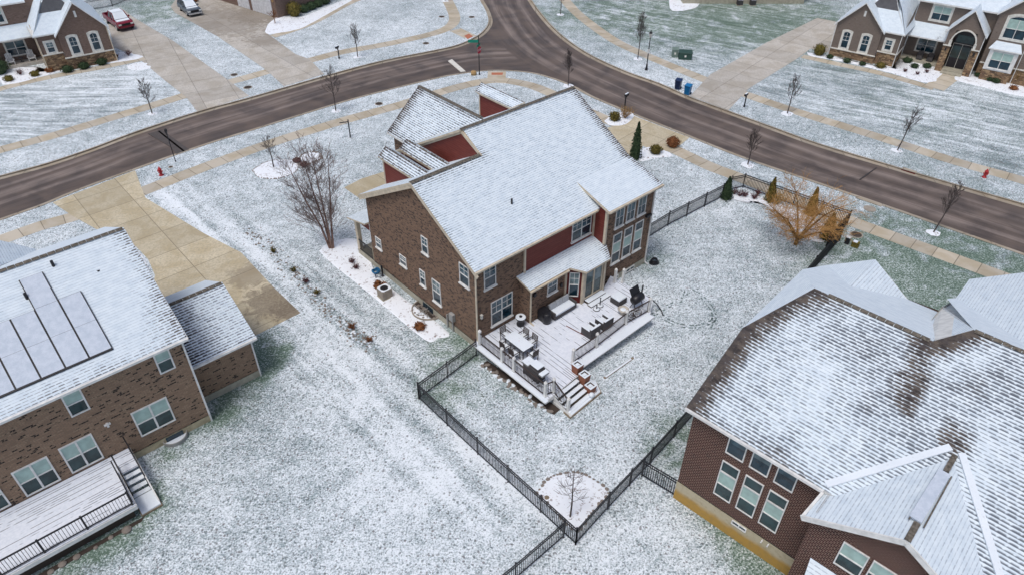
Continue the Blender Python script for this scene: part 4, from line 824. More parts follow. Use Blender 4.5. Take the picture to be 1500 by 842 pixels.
# planters on the stairs
for (u, v, z, lb) in ((2.62, -5.95, .62, 'top'), (2.55, -6.6, .38, 'middle'), (2.5, -7.15, .15, 'lowest')):
    t = thing('square_planter', {'top': 'tall square terracotta coloured planter at the top of the deck stairs', 'middle': 'square brown planter halfway down the deck stairs between two others', 'lowest': 'square brown planter lowest of the three beside the deck stairs'}[lb], 'planter', D(u, v, z), A42, 'planters beside the deck stairs')
    hh = {'top': .75, 'middle': .72, 'lowest': .5}[lb]; m = MB()
    for s0, s1, z0, z1 in ((.21, .25, 0, hh - .1), (.26, .26, hh - .1, hh), (.27, .27, .0, .05)):
        m.face([(-s0, -s0, z0), (s0, -s0, z0), (s1, -s1, z1), (-s1, -s1, z1)]); m.face([(s0, -s0, z0), (s0, s0, z0), (s1, s1, z1), (s1, -s1, z1)]); m.face([(s0, s0, z0), (-s0, s0, z0), (-s1, s1, z1), (s1, s1, z1)]); m.face([(-s0, s0, z0), (-s0, -s0, z0), (-s1, -s1, z1), (-s1, s1, z1)])
    m.build('pot', 'terracotta', t); m = MB()
    for a in range(4): m.X = Matrix.Rotation(a * pi / 2, 4, 'Z'); m.box(-.26, -.26, hh, .18, -.18, hh + .03)
    m.X = None; m.build('snowy_rim', 'snow', t); m = MB(); m.box(-.18, -.18, hh - .14, .18, .18, hh - .1); m.box(-.1, -.06, hh - .1, .1, .1, hh - .05); m.build('soil', 'snow', t)
# dining table and chairs
t = thing('patio_table', 'rectangular patio table under smooth snow on the deck', 'table', D(1.32, -2.36), A42)
m = MB(); m.box(-.44, -.86, .68, .44, .86, .73); m.build('table_top', 'dark_wicker', t); m = MB(); m.box(-.43, -.85, .731, .43, .85, .77); m.build('snow_cover', 'snow', t)
m = MB(); m.lathe([(.02, .77), (.015, .79)], n=6); m.build('umbrella_hole_cap', 'hydrant_red', t)
for sx in (-1, 1):
    for sy in (-1, 1): m = MB(); m.bar((sx * .38, sy * .78, 0), (sx * .38, sy * .78, .68), .05); m.build('leg', 'black_metal', t)
def dchair(u, v, rz, label):
    t = thing('dining_chair', label, 'chair', D(u, v), A42 + rz, 'slatted dining chairs round the patio table')
    m = MB(); m.box(-.22, -.22, .42, .22, .22, .45); m.build('seat', 'dark_wicker', t); m = MB(); m.box(-.2, -.2, .451, .2, .2, .47); m.build('seat_snow', 'snow', t)
    m = MB()
    for s_ in (-1, 1): m.bar((s_ * .22, .22, 0), (s_ * .22, .30, .95), .035); m.bar((s_ * .22, -.22, 0), (s_ * .22, -.22, .62), .035); m.bar((s_ * .22, -.24, .63), (s_ * .22, .26, .63), .045, .03)
    m.build('frame', 'rail_bronze', t); m = MB()
    for i in range(5): m.bar((-.22, .265 + i * .008, .52 + i * .1), (.22, .265 + i * .008, .52 + i * .1), .02, .06)
    m.build('backrest', 'rail_bronze', t)
dchair(2.0, -1.95, -pi / 2, 'slatted chair on the house side of the patio table, nearer the wall'); dchair(2.02, -2.7, -pi / 2, 'slatted chair on the house side of the patio table, nearer the grill')
dchair(1.3, -1.2, 0, 'slatted chair at the wall end of the patio table'); dchair(.62, -1.95, pi / 2, 'slatted chair between table and railing, nearer the brick wall')
dchair(.62, -2.75, pi / 2, 'slatted chair between table and railing, nearer the grill'); dchair(1.35, -3.5, pi, 'slatted chair at the grill end of the patio table')
# grill
t = thing('gas_grill', 'dark gas grill with two snowy lids by the deck railing', 'grill', D(.5, -4.55), A42)
m = MB(); m.box(-.3, -.62, .08, .3, .62, .78); m.build('cart', 'dark_wicker', t)
m = MB(); m.box(-.3, -.6, .8, .3, .15, .92); m.box(-.26, -.56, .92, .26, .12, 1.08); m.build('lid', 'dark_wicker', t); m = MB(); m.box(-.27, -.57, 1.081, .27, .13, 1.12); m.box(-.3, .2, .86, .3, .75, .92); m.box(-.28, -.95, .84, .28, -.64, .9); m.build('snow_cover', 'snow', t)
m = MB(); m.box(-.3, .2, .78, .3, .75, .859); m.box(-.28, -.95, .76, .28, -.64, .839); m.build('side_shelf', 'grey_plastic', t)
m = MB()
for sy in (-.55, .55): m.X = Matrix.Translation((-.25, sy, .06)) @ Matrix.Rotation(pi / 2, 4, 'X'); m.lathe([(.06, -.02), (.06, .02)], n=10)
m.X = None; m.build('wheel', 'tyre', t)
t = thing('grill_tool_rack', 'tangle of black wire racks between grill and deck corner post', 'rack', D(.25, -5.5), A42)
m = MB()
for i in range(26): a = random.uniform(0, pi); x, y, z = random.uniform(-.15, .25), random.uniform(-.5, .5), random.uniform(.1, .6); m.bar((x, y, z), (x + .25 * cos(a), y + .25 * sin(a), z + random.uniform(-.2, .2)), .025)
m.bar((-.1, -.4, 0), (-.1, -.4, .6), .03); m.bar((.2, .4, 0), (.2, .4, .6), .03); m.build('wires', 'black_metal', t)
# sofa
t = thing('outdoor_sofa', 'dark framed outdoor sofa with snowy grey cushions against the brick wall', 'sofa', D(5.75, -1.5), A42)
m = MB(); m.box(-.98, -.42, .08, .98, .42, .32); m.box(-.98, .3, .32, .98, .42, .78); m.box(-.98, -.42, .32, -.88, .3, .6); m.box(.88, -.42, .32, .98, .3, .6); m.build('sofa_frame', 'dark_wicker', t)
m = MB(); m.box(-.86, -.4, .322, .86, .28, .46); m.build('seat_cushion', 'snow', t)
for i, x in enumerate((-.58, 0, .58)): m = MB(); m.X = Matrix.Translation((x, .2, .5)) @ Matrix.Rotation(rad(-14), 4, 'X'); m.box(-.27, -.06, -.04, .27, .08, .36); m.build('back_cushion', 'cushion', t)
# black barrel / cabinet next to sofa
t = thing('storage_barrel', 'black barrel with a round lid beside the outdoor sofa', 'barrel', D(4.35, -1.62), A42); m = MB(); m.lathe([(.26, 0), (.3, .3), (.27, .72), (.2, .76), (.01, .78)], n=18); m.build('barrel', 'black_metal', t, smooth=True)
m = MB(); m.box(-.22, .05, 0, .34, .62, .78); m.build('covered_box', 'black_metal', t)
t = thing('urn_planter', 'dark round urn planter with snowy rim in the wall corner', 'planter', D(2.95, -.72), A42); m = MB(); m.lathe([(.24, 0), (.26, .12), (.17, .25), (.26, .5), (.33, .58), (.33, .64)], n=18); m.build('urn', 'black_metal', t, smooth=True)
m = MB(); m.lathe([(.24, .642), (.33, .645), (.31, .68), (.24, .68)], n=18); m.build('snowy_rim', 'snow', t)
m = MB(); m.lathe([(.1, .66), (.1, .72), (.01, .73)], n=10); m.build('soil', 'black_metal', t)
def wick(u, v, rz, label, w_=.78):
    t = thing('wicker_armchair', label, 'armchair', D(u, v), A42 + rz, 'wicker armchairs with their backs to the railing')
    m = MB(); m.box(-w_ / 2, -.4, .06, w_ / 2, .4, .3); m.box(-w_ / 2, .28, .3, w_ / 2, .42, .78); m.build('frame', 'dark_wicker', t)
    for s_ in (-1, 1): m = MB(); m.box(min(s_ * w_ / 2, s_ * (w_ / 2 - .14)), -.4, .3, max(s_ * w_ / 2, s_ * (w_ / 2 - .14)), .28, .58); m.build('armrest', 'dark_wicker', t)
    m = MB(); m.box(-w_ / 2 + .15, -.38, .302, w_ / 2 - .15, .27, .42); m.box(-w_ / 2, .28, .782, w_ / 2, .42, .82)
    for s_ in (-1, 1): m.box(min(s_ * w_ / 2, s_ * (w_ / 2 - .14)), -.4, .582, max(s_ * w_ / 2, s_ * (w_ / 2 - .14)), .27, .62)
    m.build('snow_cover', 'snow', t)
wick(5.6, -4.2, pi, 'snowy dark wicker armchair nearest the deck stairs, back to the railing', .85); wick(6.75, -4.25, pi, 'snowy dark wicker armchair next to the fire bowl, back to the railing', .8)
t = thing('ottoman', 'snow topped dark wicker ottoman at the far end of the deck', 'ottoman', D(9.2, -3.3), A42); m = MB(); m.box(-.38, -.38, .04, .38, .38, .42); m.build('base', 'dark_wicker', t); m = MB(); m.box(-.37, -.37, .421, .37, .37, .52); m.build('cushion', 'snow', t)
t = thing('fire_bowl', 'round pale fire bowl dusted with snow near the end of the deck', 'fire bowl', D(8.55, -4.25), A42); m = MB(); m.lathe([(.16, 0), (.18, .2), (.32, .32), (.36, .4), (.3, .4), (.12, .34)], n=18); m.build('bowl', 'pale_tank', t, smooth=True)
m = MB(); m.lathe([(.2, .36), (.1, .4), (.01, .41)], n=12); m.build('snow_cap', 'snow', t)
t = thing('smoker_grill', 'black barrel smoker with open lid in the far deck corner', 'grill', D(9.7, -4.4), A42)
m = MB(); m.X = Matrix.Translation((0, 0, .75)) @ Matrix.Rotation(pi / 2, 4, 'Y'); m.lathe([(.01, -.45), (.27, -.42), (.3, 0), (.27, .42), (.01, .45)], n=14); m.X = None; m.build('drum', 'black_metal', t, smooth=True)
m = MB(); m.X = Matrix.Translation((0, .28, 1.15)) @ Matrix.Rotation(rad(60), 4, 'X'); m.box(-.4, -.3, -.04, .4, .3, .05); m.X = None; m.build('lid', 'black_metal', t)
for x in (-.35, .35): m = MB(); m.bar((x, -.25, 0), (x, .0, .6), .04); m.bar((x, .25, 0), (x, 0, .6), .04); m.build('leg', 'black_metal', t)
m = MB(); m.tube([(.5, .1, .7), (.55, .1, 1.45)], .05, 8); m.build('chimney', 'black_metal', t)
t = thing('log_rack', 'jumble of snowy branches and wire in the deck corner beneath the smoker', 'rack', D(8.9, -4.95), A42); m = MB()
for i in range(40): a = random.uniform(0, pi); x, y = random.uniform(-.7, .7), random.uniform(-.25, .25); m.cur = random.choice((0, 0, 1)); m.bar((x, y, random.uniform(.05, .3)), (x + .3 * cos(a), y + .3 * sin(a), random.uniform(.05, .35)), .03)
m.build('branches', ['bark', 'snow'], t)
for i, (u, v, r, h, lb) in enumerate(((7.62, -2.85, .2, .35, 'small snowy disc stand with short stem, nearer the sofa'), (8.05, -2.75, .2, .6, 'small snowy disc stand with taller stem, nearer the patio door'))):
    t = thing('torch_stand', lb, 'stand', D(u, v), A42, 'disc stands on the deck'); m = MB(); m.lathe([(r + .03, 0), (r + .03, .03), (r, .05)], n=16); m.build('base', 'black_metal', t); m = MB(); m.lathe([(r, .051), (r * .8, .08), (.05, .08)], n=16); m.build('snow_disc', 'snow', t); m = MB(); m.lathe([(.035, .05), (.03, h), (.05, h + .02), (.01, h + .1)], n=8); m.build('stem', 'black_metal', t)
t = thing('wooden_pole', 'thin reddish pole lying across the snowy deck', 'pole', D(5.1, -3.4), A42); m = MB(); m.tube([(-.1, .7, .04), (.1, -.7, .04)], .025, 6); m.build('shaft', 'brick_red_paint', t)
t = thing('rubber_ball', 'snow covered ball on the landing of the deck stairs', 'ball', D(2.25, -7.5, .16), 0); m = MB(); m.lathe([(.01, 0), (.12, .03), (.17, .15), (.12, .27), (.01, .31)], n=14); m.build('ball', 'snow', t, smooth=True)
t = thing('lumber_board', 'long snowy plank lying on the grass beside the deck', 'plank', D(5.4, -6.9, 0), A42); m = MB(); m.box(-1.4, -.07, 0, 1.2, .07, .06); m.build('plank', 'wood', t); m = MB(); m.box(-1.3, -.06, .061, 1.0, .05, .08); m.build('snow_strip', 'snow', t)
t = thing('garden_hose', 'dark hose hanging over the far end of the deck onto the lawn', 'hose', D(11.2, -4.2, 0), A42); m = MB(); m.tube([(-.2, .3, .7), (.1, 0, .6), (.25, -.5, .3), (.2, -1.0, .05), (-.1, -1.4, .04)], .04, 6); m.build('hose', 'black_metal', t)

# ================================================================== left house
lh = house('brick_house', 'brick house with solar panels on its snowy roof at the left edge', 309, 615, 41.5)
sl = .62; lz = lambda v: 6.2 + sl * (v + .3); LV = 5.5; LZ = lz(LV)
m = MB(); lb = [((.3, -.3, 6.2), (.3, LV, LZ), 1.5, .75), ((-9, -.3, 6.2), (.3, -.3, 6.2), 1.3, .5), ((.3, -.3, 6.2), (.3, 1.0, 7.0), 2.2, .8), ((-.9, 4, 8.5), (-3, 2, 8), 2.5, -.3)]
m.roof([(-16, -.3, 6.2), (.3, -.3, 6.2), (.3, LV, LZ), (-16, LV, LZ)], bare=lb); 
lr = m.build('roof', ['roof_left', 'white_trim'], lh); ridge(lr, (-16, LV, LZ), (.25, LV, LZ), .3)
wall(lh, [V4(-16, 0, 0, 0, .45, 6.15), V4(0, 0, 0, 11.6, .45, 6.15, 6.6, (0, LV, LZ - .2)), V4(0, 11.6, -16, 11.6, .45, 6.6), V4(-16, 11.6, -16, 0, .45, 6.6, 6.15, (-16, LV, LZ - .2))], 'brick_brown')
m = MB(); m.roof([(-16, LV, LZ), (.3, LV, LZ), (.3, 12, 6.6), (-16, 12, 6.6)]); m.build('rear_roof', ['roof_smooth', 'white_trim'], lh)
m = MB(); m.roof([(-6.9, 5.9, 9.75), (-6.9, 12.25, 9.75), (-3.4, 12.25, 6.55), (-3.45, 11.9, 6.6)], .15); m.roof([(-6.9, 5.9, 9.75), (-6.9, 12.25, 9.75), (-10.4, 12.25, 6.55), (-10.35, 11.9, 6.6)], .15); m.build('front_gable_roof', ['roof_pale', 'white_trim'], lh)
wall(lh, [V4(-3.8, 11.85, -10, 11.85, .4, 6.6, None, (-6.9, 11.85, 9.4))], 'brick_brown', 'front_gable_wall')
wall(lh, body(-15.97, -.03, .03, 11.63, -.1, .447), 'foundation_tan', 'foundation')
bars(lh, 'gutter', 'white_trim', ((-16, -.36, 6.12), (.3, -.36, 6.12), .12, .13), ((.3, -.3, 6.05), (.3, LV, LZ - .18), .05, .22))
bars(lh, 'corner_trim', 'white_trim', ((.03, -.04, .0), (.03, -.04, 6.1), .09))
for u, z, w_, h, n in ((-1.42, 4.5, .78, 1.45, 1), (-5.6, 4.42, .85, 1.45, 1), (-3.36, 1.25, 1.78, 1.78, 2), (-6.72, 1.15, 1.5, 1.85, 2), (-8.75, 1.13, 1.52, 1.8, 2), (-10.9, 1.13, 1.5, 1.8, 2), (-9.5, 4.42, .85, 1.45, 1)):
    window(lh, (u, 0, z), (1, 0, 0), w_, h, n, blind=.5, gl='glass_green', sill=False, fr=.075)
m = MB(); m.box(-4.6, -.12, 3.05, -4.3, -.02, 3.13); m.bar((-4.45, -.1, 2.95), (-4.45, -.1, 3.2), .1); m.build('floodlight', 'white_trim', lh)
m = MB(); m.tube([(-3.3, 4.9, lz(4.9) - .05), (-3.3, 4.9, lz(4.9) + .3)], .07, 8); m.tube([(-1.7, 4.0, lz(4) - .05), (-1.7, 4.0, lz(4) + .01)], .07, 8); m.build('vent_pipe', 'black_metal', lh)
m = MB(); m.tube([(-4.9, 3.95, lz(3.95) - .05), (-4.9, 3.95, lz(3.95) + .32)], .07, 8); m.build('vent_pipe', 'black_metal', lh)
# garage wing
gm = MB(); gb = [((.05, 1.1, 3.1), (.05, 4.5, 5.0), 3.4, .55), ((.05, 1.1, 3.1), (.05, 4.5, 5.0), 1.3, 1.0), ((.05, 1.1, 3.1), (3.9, 1.1, 3.1), .8, .3), ((.2, 4.5, 5), (3.9, 4.5, 5), .5, .4)]
gm.roof([(.04, 1.1, 3.1), (3.9, 1.1, 3.1), (3.9, 4.5, 5.0), (.04, 4.5, 5.0)], bare=gb); g2_ = MB(); g2_.roof([(.04, 4.5, 5.0), (3.9, 4.5, 5.0), (3.9, 8.2, 3.0), (.04, 8.2, 3.0)]); g2_.build('garage_rear_roof', ['roof_smooth', 'white_trim'], lh); gr = gm.build('garage_roof', ['roof_left_garage', 'white_trim'], lh); ridge(gr, (.1, 4.5, 5.0), (3.85, 4.5, 5.0), .3)
wall(lh, [V4(.0, 1.45, 3.6, 1.45, .45, 3.05), V4(3.6, 1.45, 3.6, 7.9, .45, 3.05, 3.0, (3.6, 4.5, 4.8)), V4(3.6, 7.9, 0, 7.9, .45, 3.0)], 'brick_brown', 'garage_wall')
wall(lh, [V4(.0, 1.42, 3.63, 1.42, -.1, .45), V4(3.63, 1.42, 3.63, 7.93, -.1, .45)], 'foundation', 'foundation')
bars(lh, 'gutter', 'white_trim', ((.1, 1.05, 3.02), (3.9, 1.05, 3.02), .11, .12)); bars(lh, 'corner_trim', 'white_trim', ((3.63, 1.41, .0), (3.63, 1.41, 3.0), .08))
m = MB(); m.box(3.61, 3.0, .1, 3.66, 7.0, 2.5); m.build('garage_door', 'garage_white', lh)
# solar array
sa = thing('solar_array', 'snow dusted solar panels with dark gaps on the left house roof', 'solar panels', lh.location.copy(), lh.rotation_euler[2])
def pan(u0, u1, v0, v1):
    n = Vector((0, -sl, 1)).normalized() * .10; q = [Vector((u0, v0, lz(v0))) + n, Vector((u1, v0, lz(v0))) + n, Vector((u1, v1, lz(v1))) + n, Vector((u0, v1, lz(v1))) + n]
    m = MB(); m.slab(q, .05, 0, 1); o = m.build('panel', ['panel_snow', 'black_metal'], sa)
    m = MB(); q2 = [p + Vector((dx, dy, dy * sl - .03)) for p, (dx, dy) in zip(q, ((-.05, -.045 if v0 < .6 else .0), (.05, -.045 if v0 < .6 else .0), (.05, .03), (-.05, .03)))]; m.slab(q2, .05, 0, 0); m.build('frame', 'black_metal', o)
for c_, (u0, tops) in enumerate(((-3.83, (1.97, 3.38)), (-4.86, (1.97, 3.36, 4.78)), (-5.89, (1.95, 3.33)), (-6.92, (1.95, 3.33)), (-7.95, (1.95, 3.33, 4.75)), (-8.98, (1.95, 3.33, 4.75)))):
    v0 = .57
    for v1 in tops: pan(u0 + .04, u0 + .99, v0 + .004, v1 - .004); v0 = v1
# left house deck with steps
ld = thing('wooden_deck', 'snowy back deck with black railing at the bottom left house', 'deck', lh.location.copy(), lh.rotation_euler[2]); Z1 = 1.0
m = MB(); m.box(-16, -3.75, Z1 - .06, -5.0, -.04, Z1); m.box(-5.0, -1.5, Z1 - .06, -4.12, -.04, Z1 - .001)
def rotdeck():
    k = M['deck'].copy(); k.name = 'snowy_deck_boards_across'
    for nd in k.node_tree.nodes:
        if nd.type == 'TEX_COORD': tc = nd
    mp = k.node_tree.nodes.new('ShaderNodeMapping'); mp.inputs['Rotation'].default_value = (0, 0, pi / 2); ls = [l for l in k.node_tree.links if l.from_node == tc]
    tg = [l.to_socket for l in ls]
    for l in ls: k.node_tree.links.remove(l)
    k.node_tree.links.new(tc.outputs[3], mp.inputs[0])
    for s_ in tg: k.node_tree.links.new(mp.outputs[0], s_)
    M['deck2'] = k
rotdeck(); m.build('deck_boards', 'deck2', ld)
bars(ld, 'fascia_board', 'white_trim', ((-16, -3.8, Z1 - .14), (-4.98, -3.8, Z1 - .14), .05, .24), ((-4.98, -3.8, Z1 - .14), (-4.98, -1.5, Z1 - .14), .05, .24), ((-4.06, -.05, Z1 - .1), (-4.06, -1.5, Z1 - .1), .06, .2), ((-4.06, -1.5, Z1 - .1), (-4.06, -3.5, .1), .06, .26))
m = MB()
for i in range(4): y = -1.5 - i * .28; z = Z1 - .19 * (i + 1); m.slab([(-4.95, y, z), (-4.1, y, z), (-4.1, y - .27, z), (-4.95, y - .27, z)], .05, 0, 1)
m.build('stair_tread', ['snow', 'white_trim'], ld)
m = MB(); m.box(-4.95, -3.72, .02, -4.05, -2.62, .18); m.build('landing', 'snow', ld); m = MB(); m.box(-5.0, -3.78, -.02, -4.0, -2.6, .1); m.build('landing_base', 'wood', ld)
m = MB(); m.box(-16, -3.5, 0, -5.2, -.1, Z1 - .07); m.build('under_frame', 'dark_wood', ld)
for x in (-15.2, -12.9, -10.6, -8.9, -7.1, -5.1): m = MB(); m.box(x - .04, -3.7, Z1 - .05, x + .04, -3.62, Z1 + 1.0); m.build('post', 'black_metal', ld)
for a, b in ((-15.2, -12.9), (-12.9, -10.6), (-10.6, -8.9), (-8.9, -7.1), (-7.1, -5.1)): rail((a, -3.66), (b, -3.66), Z1, Z1, mat='black_metal', par=ld, n=int((b - a) / .13))
for a, b, z0, z1 in (((-5.05, -3.6), (-5.05, -1.3), Z1, Z1), ((-4.1, -.1), (-4.1, -1.5), Z1, Z1)): rail(a, b, z0, z1, mat='black_metal', par=ld, h=.92, n=4 if a[0] > -4.5 else 14, thick=.04)
rail((-4.1, -1.5), (-4.1, -2.6), Z1, .3, mat='black_metal', par=ld, n=4); rail((-4.92, -1.5), (-4.92, -2.6), Z1, .3, mat='black_metal', par=ld, n=4); rail((-4.92, -.9), (-4.92, -1.5), Z1, Z1, mat='black_metal', par=ld, n=3)
t = thing('rock_border', 'round rocks in the soil under the left house deck edge', 'rock edging', lh.location.copy(), lh.rotation_euler[2]); m = MB()
for x, r in ((-5.8, .22), (-6.5, .12), (-8.0, .16), (-8.6, .18), (-9.1, .14), (-7.2, .1)): m.X = Matrix.Translation((x, -3.95 + random.uniform(-.08, .08), 0)); m.lathe([(r, -.01), (r * 1.05, r * .4), (r * .5, r * .75), (.01, r * .8)], n=8)
m.X = None; m.build('rocks', 'stone_rock', t); m = MB(); m.prism([(-16, -4.0), (-5.1, -4.0), (-4.9, -3.8), (-16, -3.6)], -.03, .015); m.build('soil', 'brown_soil', t)
t = thing('window_well', 'half round snow filled window well at the left house foundation', 'window well', L2W(lh, -1.95, 0), rad(41.5 + 90))
P = [(-.55 * sin(a), .62 * cos(a), 0) for a in [pi * i / 14 for i in range(15)]]; m = MB()
for i in range(14): m.bar((P[i][0], P[i][1], .1), (P[i + 1][0], P[i + 1][1], .1), .05, .26)
m.build('steel_rim', 'grey_plastic', t); m = MB(); m.face([(x * .95, y * .95, .08) for x, y, _ in P]); m.build('snow_fill', 'snow', t); m = MB(); m.box(-.07, -.45, .1, -.03, .45, .38); m.build('basement_window', 'glass', t)

# ================================================================== right house
rh = house('brick_house', 'dark red brick house with patchy snowy shingle roof at the bottom right', 987, 728, -43)
rs = .468; rz_ = lambda v: 6.75 + rs * (v + .0); V7 = 6.95; Z7 = rz_(V7); V8 = 8.1; Z8 = rz_(V8)
vc = 3.9; zc = rz_(vc)
bb = [((-.3, -.3, 6.6), (-.3, vc, zc), 1.0, 1.6), ((-.3, vc, zc), (1.33, V7, Z7), 1.1, 1.3), ((1.33, V7, Z7), (2.2, V7, Z7), 1.2, .8), ((1.1, 3.3, 8.2), (1.3, 5.8, 9.4), .4, .55), ((5.3, 3.0, 8.1), (7.0, 5.8, 9.4), .6, .25), ((6.4, V7 - .2, Z7), (7.55, V8, Z8), 1.0, 1.5), ((6.4, V7, Z7), (6.7, 4.2, 8.7), .7, 1.0),
      ((6.2, -.3, 6.6), (9, 3.6, 8.3), 1.3, -.5), ((8.95, 3.7, 8.4), (9.0, 3.75, 8.45), .75, 1.6), ((2.2, 5, 9.0), (5.5, 5.3, 9.1), 1.4, .18), ((4.4, 3.5, 8.4), (4.8, 1.0, 7.3), 1.2, -.35), ((2.4, 4.4, 8.6), (2.8, 1.8, 7.4), 1.0, -.25), ((8.6, 6.6, 9.6), (8.3, 4.5, 8.6), .8, .3), ((10.5, 4, 8.6), (10, 2, 7.6), 1.3, -.3), ((0, -.3, 6.6), (6, -.3, 6.6), .7, .35)]
m = MB(); m.roof([(-.3, -.3, rz_(-.3)), (16, -.3, rz_(-.3)), (16, V8, Z8), (7.55, V8, Z8), (6.5, V7, Z7), (1.33, V7, Z7), (-.3, vc, zc)], bare=bb); rr_ = m.build('roof', ['roof_right', 'white_trim'], rh)
ridge(rr_, (2.0, V7, Z7), (6.4, V7, Z7), .28); ridge(rr_, (7.6, V8, Z8), (14, V8, Z8), .28)
m = MB(); m.roof([(-.3, vc, zc), (1.33, V7, Z7), (-.3, 2 * V7 - vc, zc)], .15); m.roof([(1.33, V7, Z7), (6.5, V7, Z7), (6.5, 14.2, rz_(-.3)), (-.3, 14.2, rz_(-.3)), (-.3, 2 * V7 - vc, zc)], .15)
m.roof([(7.55, V8, Z8), (5.75, 13.3, 7.6), (5.75, 10.6, 8.1), (6.5, V7, Z7)], .15); m.roof([(7.55, V8, Z8), (14, V8, Z8), (14, 15, Z8 - rs * 6.9), (6.0, 15, Z8 - rs * 6.9), (5.75, 13.3, 7.6)], .15); m.build('rear_roof', ['roof_smooth', 'white_trim'], rh)
m = MB(); m.roof([(7.55, V8, Z8 + .02), (5.72, 13.3, 7.62), (5.72, 10.6, 8.12), (6.55, V7 + .1, Z7 + .01)], .1); m.roof([(1.9, 10.4, 8.1), (1.9, 14.2, 8.1), (4.45, 14.2, 6.35), (4.3, 13.4, 6.4)], .12); m.roof([(6.0, 14.0, 7.35), (6.0, 17, 7.35), (10.2, 17, 10.5), (10.2, 8.6, 10.5), (9.3, 9.3, 9.9)], .12); m.build('pale_roof', ['roof_pale', 'white_trim'], rh)
m = MB(); m.roof([(1.9, 10.4, 8.1), (1.9, 14.2, 8.1), (-.45, 14.2, 6.5), (-.45, 13.3, 6.5)], .12); m.roof([(10.2, 17, 10.5), (10.2, 8.6, 10.5), (14.5, 14.0, 7.35), (14.5, 17, 7.35)], .12); m.build('rear_gable_roof', ['roof_smooth', 'white_trim'], rh)
wt = 6.55
wall(rh, [V4(0, 0, 6.2, 0, 1.35, wt), V4(6.2, 0, 6.2, -1.4, 1.35, wt), V4(6.2, -1.4, 12.1, -1.4, -.4, 6.3, None, (9.15, -1.4, 8.0)), V4(12.1, -1.4, 12.1, 0, 0, wt), V4(12.1, 0, 16, 0, 0, wt), V4(0, 13.9, 0, 0, 1.35, wt, wt, None)[:2] + [(0, 0, wt), (0, vc, zc - .2), (0, 2 * V7 - vc, zc - .2), (0, 13.9, wt)], V4(16, 0, 16, 15, 0, wt), V4(6, 14.5, 0, 13.9, 0, wt), V4(16, 16.8, 6.3, 16.8, 0, 7.3), V4(6.3, 16.8, 6.3, 13, 0, 7.3)], 'brick_dark')
wall(rh, [V4(-.03, -.03, 6.17, -.03, -.6, 1.347), V4(-.03, 13.9, -.03, -.03, -.6, 1.347)], 'foundation_yellow', 'foundation')
bars(rh, 'gutter', 'white_trim', ((-.3, -.36, 6.55), (6.0, -.36, 6.55), .11, .12), ((6.0, -.36, 6.5), (5.87, -1.75, 6.25), .11, .12))
m = MB(); ez = 6.3; gz = 8.2; gv = -1.75; gs = (gz - ez) / 3.25
m.roof([(9.15, gv, gz), (9.15, 3.5, gz), (5.9, 0.05, ez), (5.9, gv, ez)], .15, bare=[((0, 0, -90), (0, 1, -90), 1, 1)]); m.roof([(9.15, gv, gz), (9.15, 3.5, gz), (12.4, .05, ez), (12.4, gv, ez)], .15)
gp = m.build('front_gable_roof', ['roof_pale', 'white_trim'], rh)
bars(gp, 'valley_snow', 'snow', ((5.95, -.1, 6.72), (8.9, 3.4, 8.37), .3, .06), ((12.35, -.1, 6.72), (9.3, 3.4, 8.35), .28, .06))
m = MB(); m.bar((9.05, -.75, gz + .05), (9.12, 2.1, gz + .07), .42, .06); m.build('ridge_vent', 'panel_snow', gp); bars(gp, 'ridge_cap', 'ridge_cap', ((9.15, -1.75, gz + .02), (9.15, -.8, gz + .02), .22, .06), ((9.15, 2.2, gz + .03), (9.15, 3.5, gz + .04), .2, .06), ((8.88, -.8, gz), (8.94, 2.1, gz), .05, .1), ((9.38, -.8, gz), (9.38, 2.1, gz), .05, .1))
bars(rh, 'rake_board', 'white_trim', ((5.85, gv, ez - .12), (9.15, gv, gz - .14), .06, .24), ((9.15, gv, gz - .14), (12.45, gv, ez - .12), .06, .24))
for u in (1.8, 2.94, 4.07): window(rh, (u, 0, 5.1), (1, 0, 0), .86, 1.36, style='fixed', sill=False, gl='glass'); window(rh, (u, 0, 2.15), (1, 0, 0), .86, 2.4, style='transom', sill=False, blind=.6, gl='glass_green')
for u in (7.47, 8.6): window(rh, (u, -1.4, 4.5), (1, 0, 0), .98, 1.45, blind=.5, sill=False, gl='glass_green')
window(rh, (3.0, -.03, .98), (1, 0, 0), .75, .28, 2, style='fixed', sill=False)
m = MB(); m.roof([(6.7, -1.42, 3.95), (8.9, -1.42, 3.95), (8.7, -2.3, 3.3), (6.9, -2.3, 3.3)], .1); m.build('bay_roof', ['roof_pale', 'black_metal'], rh); wall(rh, [V4(6.9, -1.4, 6.9, -2.1, 0, 3.5, 3.3), V4(6.9, -2.1, 8.7, -2.1, 0, 3.3), V4(8.7, -2.1, 8.7, -1.4, 0, 3.3, 3.5)], 'brick_dark', 'bay_wall')
m = MB(); m.tube([(4.55, -.12, 1.36), (4.55, -.3, 1.36)], .035, 8); m.tube([(4.85, -.12, 1.36), (4.85, -.3, 1.36)], .035, 8); m.build('vent_pipe', 'white_trim', rh)

